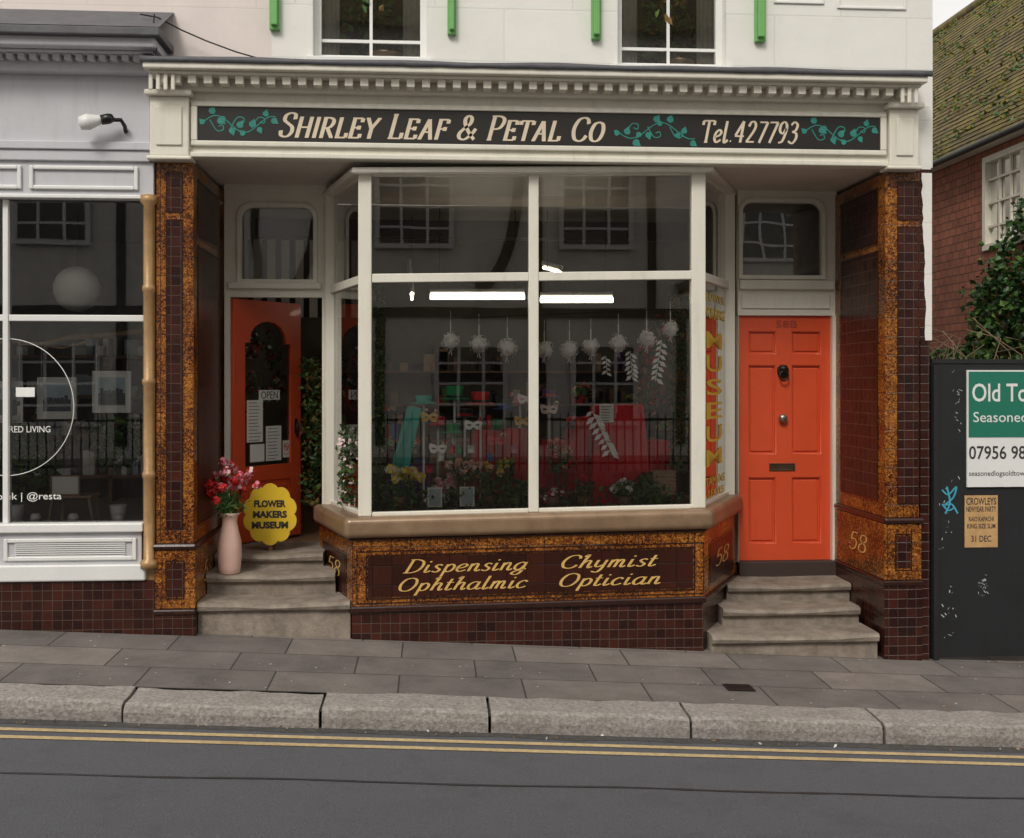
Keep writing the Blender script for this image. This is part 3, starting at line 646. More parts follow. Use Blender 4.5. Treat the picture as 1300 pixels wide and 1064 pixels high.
# ---------------- steps
ST=empty('left_door_steps')
def step(nm,x0,x1,y0,y1,z1,parent,z0=-.6):
    vs=[];fs=[]; n=22
    for i in range(n+1):
        x=x0+(x1-x0)*i/n; w=-.016*math.sin(math.pi*i/n)+.008*mnoise.noise(Vector((x*4,y0,z1))); e=.008*mnoise.noise(Vector((x*7,y0*3,z1*5)))
        vs+=[(x,y0+.035,z0),(x,y0+.033,z1-.075),(x,y0-.006+e,z1-.062),(x,y0-.016+e,z1-.028+w),(x,y0-.004+e,z1-.006+w),(x,y0+.03,z1+w),(x,y1,z1+.003),(x,y1,z0)]
    for i in range(n):
        for k in range(7): a_=i*8+k; fs.append((a_,a_+8,a_+9,a_+1))
    fs.append(tuple(range(8))); fs.append(tuple(range(n*8,n*8+8))[::-1])
    return mesh(nm,vs,fs,stone,parent)
lx0=plx1+.02
step('bottom_step',lx0+.0,X(446,.03)-.01,.03,DY+.2,.335,ST)
step('middle_step',lx0+.001,X(430,.38)-.03,.38,DY+.2,.50,ST)
step('top_step',lx0+.002,X(413,.72)-.02,.72,DY+.3,.615,ST)
RT=empty('right_door_steps')
step('bottom_step',X(900,.0)+.02,X(1114,0),-.03,DY+.2,.030,RT)
step('middle_step',X(915,.33)+.02,X(1092,.33),.33,DY+.2,.175,RT)
step('top_step',X(921,.7)+.02,X(1066,.7)+.1,.70,DY+.2,.31,RT)
# ---------------- left open door
hx=X(294,1.2); D=empty('open_orange_door',(hx,1.2,0),math.radians(54))
dw=.86; d0=.63; d1=2.80
def arch(a,b,e,f,r):
    p=[(a,e),(b,e),(b,f-r)]
    m=(a+b)/2
    p+=[(b-.06,f-r),(b-.06,f-r+.03)]
    for i in range(9):
        t=math.pi*i/8; p.append((m+(b-a-.12)/2*math.cos(t),f-r+.03+(r-.03)*math.sin(t)))
    p+=[(a+.06,f-r+.03),(a+.06,f-r),(a,f-r)]
    return p
gl=arch(.14,.73,1.30,2.62,.20)
lowp=rect(.14,.73,.78,1.17)
holed('stiles_and_rails',rect(0,dw,d0,d1),[gl,lowp],(0,.0,0),.04,orange,D,bev=.004)
box('lower_panel',.13,.74,-.01,.01,.77,1.18,orange,D); box('raised_lower_panel',.19,.68,-.022,-.0101,.83,1.12,orange,D,bevel=.01)
mesh('door_glass',[(.13,.0,1.29),(.74,.0,1.29),(.74,.0,2.63),(.13,.0,2.63)],[(0,1,2,3)],glass,D)
def note(nm,a,b,e,f,body,mat=paper,y=-.006,ink=lino):
    box(nm,a,b,y,y+.002,e,f,mat,D); 
    if body: btext(nm+'_text',body,a+(b-a)*.1,y-.001,e+(f-e)*.12,(b-a)*.8,(f-e)*.76,ink,D)
note('open_sign',.33,.60,1.90,1.99,'OPEN')
note('notice_a',.18,.38,1.52,1.90,None); note('notice_b',.42,.62,1.34,1.66,None); note('notice_c',.22,.40,1.34,1.50,None)
def lines(nm,a,b,e,f,n,par,y,mat=None):
    L=[]; 
    for i in range(n):
        z=e+(f-e)*(i+.6)/(n+.4); L.append((a+(b-a)*.12,a+(b-a)*random.uniform(.6,.9),y-.0015,y-.0005,z-.003,z+.002))
    boxes(nm,L,mat or lino,par)
lines('notice_a_print',.18,.38,1.52,1.90,12,D,-.006); lines('notice_b_print',.42,.62,1.34,1.66,10,D,-.006)
box('no_smoking_notice',.64,.725,-.007,-.005,1.36,1.52,paper,D)
tube('no_smoking_ring',[(.682+.03*math.cos(t),-.009,1.46+.03*math.sin(t)) for t in [i*math.pi/8 for i in range(16)]],.0035,redp,D,cyc=True)
tube('no_smoking_bar',[(.662,-.0095,1.48),(.702,-.0095,1.44)],.003,redp,D)
box('no_smoking_cigarette',.665,.70,-.0085,-.0075,1.457,1.463,lino,D)
btext('no_smoking_text','No smoking',.65,-.0085,1.385,.065,.012,redp,D)
lathe('door_handle',[(.0,-.07),(.012,-.07),(.014,.07),(0,.07)],(.80,-.04,1.62),iron,D,seg=10); box('lock_plate',.78,.82,-.026,-.0205,1.58,1.72,iron,D)
petals('hanging_decorations',[(random.uniform(.2,.68),.06,random.uniform(1.75,2.55)) for _ in range(34)],.05,14,.05,[redp,pinkp,lf3,lf1,whp,purple,lf2,lf2],D)
# ---------------- interior of shop
RM=empty('shop_interior')
rx0,rx1=plx1-.02,X(936,DY)-.01
mesh('floor',[(rx0,DY+.1,.60),(rx1,DY+.1,.60),(rx1,5,.60),(rx0,5,.60)],[(0,1,2,3)],wood,RM)
mesh('ceiling',[(rx0,2.2,3.80),(rx1,2.2,3.80),(rx1,5,3.80),(rx0,5,3.80)],[(0,1,2,3)],M('ceiling_paint',(.30,.27,.22),.8),RM)
box('ceiling_beam',rx0,rx1,3.2,3.4,3.62,3.799,M('dark_beam',(.06,.04,.03),.7),RM)
box('back_wall',rx0,rx1,4.9,5,.5,3.85,darkwall,RM); box('side_wall_left',rx0-.05,rx0,DY+.1,5,.5,3.85,darkwall,RM); box('side_wall_right',rx1,rx1+.05,DY+.1,5,.5,3.85,darkwall,RM)
box('striped_canopy',rx0+.02,-1.25,2.6,2.62,2.72,3.5,stripe,RM)
SH[0]=.017
prism('window_bed',[(q[0][0]+.06,1.5),(q[1][0]+.03,.2),(q[2][0]-.03,.2),(q[3][0]-.06,1.5)],.85,zs1-.012,M('display_bed',(.06,.08,.045),.9),RM)
SH[0]=0
def flight(p0,p1,r=.02):
    p0=Vector(p0);p1=Vector(p1)
    F=empty('fluorescent_light'); v=p1-p0; L_=v.length
    o=lathe('tube',[(0,0),(r,0),(r,L_),(0,L_)],(0,0,0),tubem,F,seg=12); o.location=p0; o.rotation_euler=v.to_track_quat('Z','Y').to_euler()
    tube('casing',[p0+Vector((0,.02,.055)),p1+Vector((0,.02,.055))],.028,whitep,F)
    tube('hangers',[[p0.lerp(p1,t)+Vector((0,.02,.06)),Vector((p0.lerp(p1,t).x,p0.lerp(p1,t).y+.02,3.8))] for t in (.1,.9)],.004,iron,F)
flight(P(546,377,2.4),P(666,377,2.4),.026); flight(P(686,381,2.4),P(778,381,2.4),.026)
flight(P(519,338,3.6),P(523,380,2.9),.014); flight(P(690,340,3.9),P(712,346,3.3),.014)
# shelves with stock
SV=empty('stock_shelves')
cols=[redc,wood,dark,greenf,wood,purple,blue,lf4,lf1,redp,driftw,dark,dark]
for k,z in enumerate((1.0,1.4,1.8,2.2)):
    box('shelf_%d'%k,rx0+.3,rx1-.1,4.5,4.88,z-.02,z,wood,SV)
    for m in range(6):
        L=[]
        for _ in range(5):
            x=random.uniform(rx0+.35,rx1-.3); w=random.uniform(.04,.14); L.append((x,x+w,4.52,4.8,z,z+random.uniform(.08,.28)))
        boxes('stock_%d_%d'%(k,m),L,random.choice(cols),SV)
petals('artificial_flower_stock',[(random.choice((random.uniform(rx0+.3,-.6),random.uniform(1.0,rx1-.2))),random.uniform(2.8,4.2),random.uniform(1.0,2.0)) for _ in range(55)],.09,16,.08,[redp,peach,lf4,lf1,lf2,lf3,lf4,lf2])
leafmesh('doorway_foliage',inbox(X(384,1.9),X(408,1.7),1.7,2.4,.9,2.3,900),.07,[lf1,lf2,lf3,lf4],None)
# ---------------- window display
def at(px,py,Y): return P(px,py,Y)
for px,py,r in ((572,433,13),(608,437,13),(644,442,14),(691,444,13),(723,444,12.5),(750,441,12.5),(785,436,13),(821,430,13),(851,418,12)):
    p_=at(px,py,.42); R=r/154
    hb=empty('hanging_flower_ball',p_)
    lathe('core',[(0,-R*.8),(R*.55,-R*.55),(R*.8,0),(R*.55,R*.55),(0,R*.8)],(0,0,0),whp,hb,seg=12)
    petals('petals',[(0,0,0)],R,130,R*.38,[whp,whp,whp,palep],hb)
    tube('ribbon',[(0,0,R*.8),(0,0,R*1.9)],.005,whp,hb); tube('ribbon_tails',[[(0,0,-R*.8),(.01,0,-R*1.4)],[(0,0,-R*.8),(-.015,0,-R*1.3)]],.003,whp,hb)
    tube('thread',[(0,0,R*1.9),(0,0,R*1.9+.09)],.002,whp,hb)
tube('hanging_rail',[at(560,405,.42),at(870,392,.42)],.004,iron)
def garland(px,py,px2,py2,n=16,sz=.085):
    p0=at(px,py,.40);p1=at(px2,py2,.40); g=empty('white_leaf_spray'); vs=[];fs=[]
    for i in range(n):
        t=i/n; cpt=p0.lerp(p1,t); sg=1 if i%2 else -1; ang=-.7; d_=Vector((sg*math.cos(ang),random.uniform(-.3,.1),math.sin(ang))).normalized(); sd=Vector((-d_.z*sg,0,d_.x*sg)).normalized(); k=len(vs); s_=sz*random.uniform(.8,1.2)
        vs+=[cpt,cpt+d_*s_*.5+sd*s_*.22,cpt+d_*s_,cpt+d_*s_*.5-sd*s_*.22]; fs.append((k,k+1,k+2,k+3))
    mesh('leaves',vs,fs,whp,g); tube('stem',[p0,p1],.003,whp,g)
garland(800,446,803,482,12,.07); garland(840,432,832,484,14,.075); garland(752,522,778,578,16,.09); garland(769,452,771,476,8,.05)
leafmesh('boxwood_panel',inbox(X(472,.45),X(488,.45),.40,.50,Z(648,.45,480),Z(362,.45,480),2200),.035,[lf1,lf2,lf2,lf3])
leafmesh('trailing_foliage',inbox(X(855,.5),X(874,.5),.4,.8,Z(600,.5,865),Z(370,.5,865),900),.05,[lf1,lf2,lf4])
leafmesh('dried_branches',inbox(X(815,.9),X(868,.9),.8,1.2,Z(520,1,830),Z(400,1,830),240),.08,[lf4,redc,lf2,wood],up=1.5)
leafmesh('bed_greenery',[ (random.uniform(X(490,.35),X(870,.35)),random.uniform(.24,.8),zs1+random.random()**1.5*.15+.02) for _ in range(1500)],.055,[lf1,lf2,lf3,lf1],up=.6)
leafmesh('ivy_pot_foliage',insph(at(825,625,.4),.17,420),.07,[lf1,lf3,lf3],up=.3)
leafmesh('fern_foliage',insph(at(655,628,.4),.13,260),.06,[lf3,lf1],up=.5)
def draped(nm,pxa,pxb,pyt,Y,dp,mat=redc,par=None):
    x0,x1=X(pxa,Y),X(pxb,Y); z1=Z(pyt,Y,(pxa+pxb)/2); z0=zs1
    n=64; cx=(x0+x1)/2;cy=Y+dp/2; vs=[];fs=[]
    for j,(t,ex) in enumerate(((1,-.02),(1-.01,0),(.8,.01),(.5,.02),(.2,.04),(0,.07))):
        for i in range(n):
            a_=2*math.pi*i/n; ca,sa=math.cos(a_),math.sin(a_); m=max(abs(ca),abs(sa)); w=ex+(1-t)*.035*math.sin(i*1.9+j*.2)
            vs.append((cx+ca/m*((x1-x0)/2+w),cy+sa/m*(dp/2+w),z0+(z1-z0)*t+.006*math.sin(i*.7)))
    for j in range(5):
        for i in range(n): k=(i+1)%n; fs.append((j*n+i,(j+1)*n+i,(j+1)*n+k,j*n+k))
    fs.append(tuple(range(n)))
    return mesh(nm,vs,fs,mat,par,smooth=True)
draped('red_draped_stand',724,757,530,.75,.3); draped('red_draped_stand',757,817,514,.5,.35); draped('red_draped_stand',640,672,545,.7,.3); draped('red_draped_stand',690,722,560,.7,.25)
draped('red_draped_stand',600,636,548,.95,.3); draped('wooden_crate_stand',548,600,560,1.1,.3,wood)
draped('dark_fabric_stand',494,545,590,.9,.3,purple); draped('red_draped_stand',818,850,560,.8,.3)
pr=empty('price_card'); o=at(770,524,.47); box('card',o.x-.06,o.x+.06,o.y-.004,o.y,o.z-.08,o.z+.07,paper,pr); lines('print',o.x-.06,o.x+.06,o.z-.08,o.z+.07,6,pr,o.y-.004)
def tophat(px,py,r,h,mat,Y=.75,band=None):
    p_=at(px,py,Y); H=empty('mini_top_hat',p_); lathe('hat',[(0,0),(r*1.6,0),(r*1.65,.01),(r*1.2,.014),(r*.95,.012),(r*.9,h*.4),(r*1.05,h),(r*.95,h+.005),(0,h+.004)],(0,0,0),mat,H)
    if band: lathe('band',[(r*.97,.012),(r*.93,.035),(r*.9,.035)],(0,0,0),band,H)
    lathe('stand',[(.05,zs1-p_.z),(.05,zs1-p_.z+.015),(.01,zs1-p_.z+.02),(.01,-.001),(0,-.001)],(0,0,0),whitep,H,seg=12)
tophat(577,507,.075,.11,greenf,band=lino); tophat(610,513,.075,.10,redp,band=lino); tophat(538,513,.07,.07,tealc); tophat(697,505,.06,.07,purple,band=redp)
tophat(590,530,.07,.07,lino,band=redp,Y=.9); tophat(640,520,.06,.05,blue,Y=.9); tophat(575,550,.06,.08,greenf,Y=.7); tophat(660,512,.055,.06,pinkp,Y=.8); tophat(556,540,.06,.07,redp,Y=.9)
for px,py,m in ((601,540,whp),(640,508,lino),(668,507,whp),(697,520,palep),(664,535,gold),(545,530,gold),(630,560,redp),(556,570,whp),(720,540,lino)):
    p_=at(px,py,.6); K=empty('masquerade_mask',p_); w=.075
    out=[(-w,.02),(-w*.9,.045),(-w*.4,.035),(0,.02),(w*.4,.035),(w*.9,.045),(w,.02),(w*.8,-.03),(w*.35,-.035),(.0,-.012),(-w*.35,-.035),(-w*.8,-.03)]
    eye=lambda cx:[(cx+.022*math.cos(t),.003+.010*math.sin(t)) for t in [i*math.pi/5 for i in range(10)]]
    holed('face',out,[eye(-.036),eye(.036)],(0,0,0),.006,m,K,bev=.002); petals('trim',[(w*.8,-.005,.05)],.02,14,.03,[redp,whp,gold],K)
    tube('stick',[(0,.012,-.02),(0,.012,zs1-p_.z)],.004,wood,K)
for px,py,m in ((574,575,redp),(583,575,greenf),(575,590,greenf),(585,590,redp),(598,575,whp),(652,575,pinkp),(604,592,redp),(560,585,paper),(545,600,redp),(622,585,blue)):
    p_=at(px,py,.62); R=empty('ribbon_spool',p_); lathe('reel',[(0,0),(.034,0),(.034,.005),(.028,.007),(.028,.055),(.034,.057),(.034,.062),(0,.062)],(0,0,0),m,R,seg=16)
    lathe('dowel',[(.006,-.25),(.006,.08),(0,.08)],(0,0,0),wood,R,seg=8)
o=at(514,555,.6); mesh('teal_folded_screen',[(o.x-.12,o.y,o.z-.28),(o.x-.02,o.y+.03,o.z-.28),(o.x+.08,o.y,o.z+.26),(o.x+.02,o.y+.03,o.z+.26),(o.x+.03,o.y-.02,o.z-.28),(o.x+.14,o.y-.02,o.z+.24)],[(0,1,2,3),(1,4,5,2)],tealc)
def bouquet(nm,px,py,Y,cols_,r=.14,n=9,fr=.035,pot=None):
    p_=at(px,py,Y); Bq=empty(nm,p_); 
    cs=[Vector((random.gauss(0,r*.5),random.gauss(0,r*.4),random.gauss(0,r*.35))) for _ in range(n)]
    petals('blooms',cs,fr,30,fr*1.1,cols_,Bq)
    leafmesh('leaves',insph((0,.03,-r*.5),r*.9,120),.05,[lf1,lf2,lf3],Bq)
    tube('stems',[[tuple(c_),(0,0,zs1-p_.z+.05)] for c_ in cs],.003,lf1,Bq)
    lathe('pot',[(0,zs1-p_.z),(.05,zs1-p_.z),(.065,zs1-p_.z+.10),(.055,zs1-p_.z+.10)],(0,0,0),pot or wood,Bq)
bouquet('yellow_flower_bouquet',508,600,.4,[yelp,yelp,whp],n=12,fr=.04); bouquet('peach_flower_bouquet',590,588,.4,[peach,palep]); bouquet('white_flower_bouquet',553,632,.35,[whp,paper],r=.08)
bouquet('mixed_flower_bouquet',712,575,.45,[peach,lf4,redp],r=.14,n=7); bouquet('orange_flower_bouquet',620,600,.5,[peach,lf4,yelp],r=.12,n=7); bouquet('red_flower_bouquet',742,612,.35,[redp,redc],r=.1); bouquet('green_bouquet',640,590,.6,[lf3,yelp],r=.11,n=6); bouquet('pink_flower_bouquet',560,612,.45,[pinkp,palep],r=.1)
bouquet('red_flower_bouquet',700,630,.32,[redp,whp],r=.09); bouquet('white_flower_bouquet',792,615,.35,[whp,lf3],r=.1)
for (px,py) in ((552,633),(593,632)):
    o=at(px,py,.28); f_=empty('framed_card'); boxes('frame',framel(o.x-.06,o.x+.06,o.z-.07,o.z+.09,.012,o.y,o.y+.015),whitep,f_); box('print',o.x-.048,o.x+.048,o.y+.004,o.y+.01,o.z-.058,o.z+.078,bluep,f_)
o=at(842,610,.35); bs=empty('wicker_basket'); boxes('weave',[(o.x-.1,o.x+.1,o.y-.05,o.y+.1,o.z-.12+.03*i,o.z-.1+.03*i) for i in range(7)]+[(o.x-.092,o.x+.092,o.y-.045,o.y+.095,o.z-.12,o.z+.07)],driftw,bs,bevel=.006)
leafmesh('side_pane_foliage',inbox(X(430,.7),X(452,.5),.5,.9,Z(640,.6,440),Z(540,.6,440),350),.06,[lf1,lf2,palep])
# ---------------- vase + flower sign on steps
V=empty('pink_vase_with_carnations',(X(291,.45),.47,.492))
lathe('vase',[(0,0),(.075,0),(.085,.01),(.092,.06),(.10,.16),(.095,.26),(.072,.36),(.060,.42),(.066,.47),(.092,.50),(.088,.50),(.06,.47),(.05,.4)],(0,0,0),pink,V,seg=32)
cs=[]
for i in range(38): cs.append(Vector((random.gauss(-.02,.10),random.gauss(0,.07),random.uniform(.58,.80))))
petals('red_blooms',[c_+Vector((-.02,0,-.02)) for c_ in cs[:20]],.036,34,.036,[redp,redp,redc],V)
petals('pink_blooms',[c_+Vector((.04,0,.12)) for c_ in cs[20:]],.034,34,.034,[pinkp,palep,redp],V)
tube('stems',[[(0,0,.4),(c_.x*.4,c_.y*.4,.55),tuple(c_)] for c_ in cs],.0025,lf1,V); leafmesh('leaves',insph((0.0,0,.58),.12,130),.09,[lf1,lf3],V,up=1,asp=.2)
FS=empty('yellow_flower_shaped_sign',(X(343,.93),.93,0)); 
zc_=Z(653,.93,343); R=.225; pts=[]
for i in range(96):
    a_=2*math.pi*i/96; r=R*(.9+.13*abs(math.sin(a_*5+.0))**.6); pts.append((r*math.cos(a_),zc_+r*1.14*math.sin(a_)))
holed('board',pts,[],(0,0,0),.018,yel,FS,bev=.003)
for i,t in enumerate(('FLOWER','MAKERS','MUSEUM')):
    w=(.27,.29,.31)[i]; btext('text_%d'%i,t,-w/2,-.0145,zc_+.062-.092*i,w,.062,lino,FS,bold=.05)
box('support_leg',-.02,.02,.01,.14,.60,zc_,wood,FS)
# ---------------- left shop
LS=empty('grey_shopfront_building'); a0=X(-260,0); a1=X(183,0); lp_=95
def lz(py,Y=0): return Z(py,Y,lp_)
box('upper_wall',a0-1,xl-.001,WY+.004,WY+.3,lz(100),8.2,pinkw,LS)
boxes('body_walls',[(a0-1,a0-.001,.0,6,-.5,8),(a0,plx0-.1,5.9,6,-.5,8),(plx0-.2,plx0-.11,.4,5.9,-.5,8)],pinkw,LS)
box('lead_top',a0,X(203,-.4),-.42,WY,lz(44,-.4),lz(33,-.4),lead,LS,bevel=.01)
mesh('lead_slope',[(a0,-.42,lz(33,-.4)+.001),(X(203,-.4),-.42,lz(33,-.4)+.001),(X(203,-.4),WY,lz(10,-.0)),(a0,WY,lz(10,-.0))],[(0,1,2,3)],lead,LS)
box('cornice',a0,X(197,-.35),-.36,WY,lz(58,-.36),lz(44,-.36)-.002,lilac,LS,bevel=.015)
box('cornice_bed',a0,X(192,-.3),-.27,WY,lz(64,-.3),lz(58,-.36)-.001,lilac,LS,bevel=.01)
L=[];x=a0+.02
while x<X(190,-.2)-.06: L.append((x,x+.05,-.22,-.14,lz(76,-.2),lz(64,-.3)-.001)); x+=.085
boxes('dentils',L,lilac,LS,bevel=.003)
box('cornice_lower',a0,X(190,-.1),-.14,WY,lz(92,-.12),lz(64,-.3)-.002,lilac,LS,bevel=.012)
box('frieze',a0,X(190,-.03),-.04,WY,lz(180,-.04),lz(92,-.12)-.001,lilac,LS)
box('architrave_a',a0,X(193,-.06),-.08,WY,lz(190,-.06),lz(180,-.04)-.001,lilac,LS,bevel=.008)
box('architrave_b',a0,X(190,-.06),-.06,WY,lz(204,-.06),lz(190,-.06)-.001,lilac,LS,bevel=.008)
box('fascia',a0,X(196,0),-.03,WY,lz(247,-.03),lz(204,-.06)-.001,lilac,LS)
boxes('fascia_panel',framel(X(38,-.03),X(176,-.03),lz(241,-.03),lz(211,-.03),.03,-.055,-.031)+framel(X(-140,-.03),X(28,-.03),lz(241,-.03),lz(211,-.03),.03,-.055,-.031),whitep,LS,bevel=.008)
box('fascia_foot',a0,X(196,0),-.05,WY,lz(252,-.03),lz(247,-.03)-.001,whitep,LS,bevel=.006)
gx0=X(12,.05);gx1=X(183,.05)
gl0=X(-220,.05)
boxes('window_frame',[(X(5,.05),gx0,.02,.11,lz(664),lz(252)-.01),(gx1,X(196,0),.03,.1,lz(664),lz(252)-.01),(gx0,gx1,.03,.1,lz(408,.05),lz(400,.05)),(gl0+.05,X(5,.05),.03,.1,lz(408,.05),lz(400,.05)),(gl0,gl0+.05,.02,.11,lz(664),lz(252)-.01)],whitep,LS,bevel=.005)
box('end_wall',a0,gl0,.0,.2,lz(664),lz(252),lilac,LS)
for nm,xa_,xb_ in (('',gx0,gx1),('_next',gl0+.05,X(5,.05))):
    mesh('pane_upper'+nm,[(xa_,.06,lz(400,.05)),(xb_,.06,lz(400,.05)),(xb_,.06,lz(252)),(xa_,.06,lz(252))],[(0,1,2,3)],glass,LS)
    mesh('pane_lower'+nm,[(xa_,.06,lz(664)),(xb_,.06,lz(664)),(xb_,.06,lz(408,.05)),(xa_,.06,lz(408,.05))],[(0,1,2,3)],glass,LS)
boxes('sill',[(a0,X(183,0),-.05,.12,lz(676,-.03),lz(664))],whitep,LS,bevel=.01)
box('stallriser',a0,X(180,0),-.01,.3,lz(716),lz(676,-.03)-.001,lilac,LS)
boxes('vent_frame',framel(X(6,0),X(174,0),lz(711),lz(683),.03,-.03,-.011),whitep,LS,bevel=.006)
boxes('vent_louvres',[(X(20,0),X(160,0),-.024,-.011,lz(706)+.016*i,lz(706)+.016*i+.008) for i in range(7)],whitep,LS)
box('stallriser_base',a0,X(186,0),-.05,.3,lz(738,-.04),lz(716)-.001,whitep,LS,bevel=.012)
box('plinth',a0,X(197,0),-.025,.3,-.5,lz(738,-.04)-.001,maroon,LS)
z0=lz(722,-.02); z1=lz(247,-.03)
gc=[(0,0),(.065,0),(.065,.05),(.040,.07)]
H_=z1-z0
for t in (.25,.5,.75): gc+=[(.040,H_*t-.03),(.050,H_*t-.015),(.050,H_*t+.015),(.040,H_*t+.03)]
gc+=[(.040,H_-.08),(.065,H_-.05),(.065,H_),(0,H_)]
lathe('gold_column',gc,(X(189,-.02),-.02,z0),goldp,LS,seg=20)
box('column_backing',X(184,0),X(197,0)-.002,.0,.3,lz(738),lz(247),goldp,LS)
SP=empty('spotlight',P(122,155,-.2)); 
o=lathe('lamp_head',[(0,-.07),(.05,-.06),(.062,.0),(.055,.02),(.035,.09),(.03,.12),(0,.12)],(0,0,0),whitep,SP,seg=24); o.rotation_euler=(0,math.radians(75),math.radians(15)); o.location=(-.06,0,0)
o=lathe('lamp_neck',[(0,0),(.038,0),(.040,.06),(.03,.09),(0,.1)],(0,0,0),black,SP,seg=20); o.rotation_euler=(0,math.radians(75),math.radians(15)); o.location=(.03,.02,.02)
tube('arm',[(.10,.05,.03),(.17,.05,.03),(.18,.12,.0),(.18,.155,-.04)],.016,black,SP)
cb=[P(p_[0],p_[1],-.05 if p_[0]>200 else -.2) for p_ in ((178,18),(200,22),(230,38),(262,52),(300,66),(335,76),(370,78))]
CBL=empty('electric_cable'); tube('run',[tuple(v) for v in cb],.006,black,CBL); tube('drop',[tuple(P(a_,b_,-.3)) for a_,b_ in ((196,18),(194,40),(199,62),(197,82))],.006,black,CBL)
# left interior
LI=empty('grey_shop_interior')
box('back_wall',a0,X(190,0),3,3.1,0,4,leftwall,LI); box('floor',a0,X(190,0),.12,3,lz(690),lz(680),driftw,LI); box('ceiling',a0,X(190,0),.12,3,lz(248),lz(246),M('li_ceiling',(.3,.3,.3)),LI); box('side_wall',plx0-.1,plx0-.05,.12,3,0,4,leftwall,LI)
boxes('display_shelving',[(a0+.4,X(180,0)-.1,2.6,2.95,z_,z_+.03) for z_ in (1.1,1.5,1.9,2.3)]+[(x_,x_+.04,2.6,2.95,.8,2.5) for x_ in (a0+.4,a0+1.6,X(180,0)-.2)],wood,LI)
L1=[];L2=[]
for z_ in (1.13,1.53,1.93,2.33):
    for _ in range(9):
        x=random.uniform(a0+.5,X(170,0)-.2); w=random.uniform(.05,.14); (L1 if random.random()<.5 else L2).append((x,x+w,2.65,2.85,z_,z_+random.uniform(.06,.25)))
boxes('shelf_goods_a',L1,paper,LI,bevel=.01); boxes('shelf_goods_b',L2,bluep,LI,bevel=.01)
pl_=at(98,367,.8); PLn=empty('paper_lantern',pl_); lathe('shade',[(.19*math.sin(math.pi*i/16)+.004*(i%2),-.19*math.cos(math.pi*i/16)) for i in range(17)],(0,0,0),paper,PLn); tube('flex',[(0,0,.19),(0,0,.8)],.004,black,PLn)
br=empty('driftwood_branch'); tube('branch',[tuple(at(a_,b_,.25)) for a_,b_ in ((-30,440),(10,434),(50,438),(90,428),(130,426),(185,420))],.022,driftw,br); tube('twig',[tuple(at(50,438,.25)),tuple(at(80,442,.23)),tuple(at(110,434,.23))],.01,driftw,br)
slate=M('slate_print',(.12,.14,.15),.7,.5,30)
for px0,py0,px1,py1 in ((-14,484,29,537),(47,479,97,532),(117,471,166,524)):
    x0,x1=X(px0,.16),X(px1,.16); e,f=Z(py1,.16,(px0+px1)/2),Z(py0,.16,(px0+px1)/2); fr_=empty('framed_picture')
    boxes('frame',framel(x0,x1,e,f,.014,.16,.18),whitep,fr_); box('mount',x0+.014,x1-.014,.168,.178,e+.014,f-.014,paper,fr_); 
    box('sky_print',x0+.045,x1-.045,.164,.1679,(e+f)/2-.01,f-.05,bluep,fr_); box('land_print',x0+.045,x1-.045,.164,.1679,e+.06,(e+f)/2-.0101,slate,fr_)
    boxes('rooftops',[(x0+.06+.03*i,x0+.085+.03*i,.160,.1638,(e+f)/2-.03,(e+f)/2-.01+random.uniform(.005,.04)) for i in range(6)],slate,fr_)
    tube('thread',[[(x0+.03,.17,f),(x0+.03,.17,lz(435,.2))],[(x1-.03,.17,f),(x1-.03,.17,lz(435,.2))]],.0015,whp,fr_)
wr=empty('window_roundel'); cpt=at(8,517,.05)
tube('ring',[(cpt.x+.51*math.cos(t),.052,cpt.z+.53*math.sin(t)) for t in [i*math.pi/36 for i in range(72)]],.003,whp,wr,cyc=True)
box('mark_bar',X(20,.05),X(44,.05),.050,.054,lz(504,.05),lz(492,.05),whp,wr,bevel=.01); 
ptext('lettering_living','RED LIVING',12,541,64,549,.052,whp,wr); ptext('lettering_web','o.uk | @resta',-4,625,78,637,.052,whp,wr)
tb=empty('wooden_stool'); e=Z(628,.6,93); boxes('seat',[(X(66,.6),X(120,.6),.5,.8,e-.02,e)],driftw,tb,bevel=.005)
tube('legs',[[(X(70,.6),.52,e-.02),(X(66,.6),.52,lz(664,.55))],[(X(116,.6),.52,e-.02),(X(122,.6),.52,lz(664,.55))],[(X(72,.6),.78,e-.02),(X(70,.6),.78,lz(664,.6))],[(X(114,.6),.78,e-.02),(X(118,.6),.78,lz(664,.6))]],.012,driftw,tb)
cd=empty('framed_card'); boxes('frame',framel(X(64,.55),X(101,.55),e+.002,e+.16,.008,.55,.56),driftw,cd); box('print',X(66,.55),X(99,.55),.553,.558,e+.01,e+.152,paper,cd)
leafmesh('potted_foliage',insph(at(20,590,.8),.35,420)+insph(at(150,560,1.1),.25,200),.12,[lf1,lf2,lf3],up=.4,asp=.4)
for px in (20,150):
    p_=at(px,650,.6); lathe('white_pot',[(0,-.08),(.05,-.08),(.07,.06),(.06,.06)],p_,whitep)
for px in (45,93,150): 
    p_=at(px,657,.25); lathe('white_pebble_ornament',[(.0,-.035),(.04,-.02),(.045,0),(.03,.03),(0,.035)],p_,whitep)
petals('dried_flowers',[(random.uniform(a0+1,X(180,0)),random.uniform(1.3,2.4),random.uniform(1.2,2.0)) for _ in range(22)],.08,10,.08,[driftw,wood,bluep,lf2])
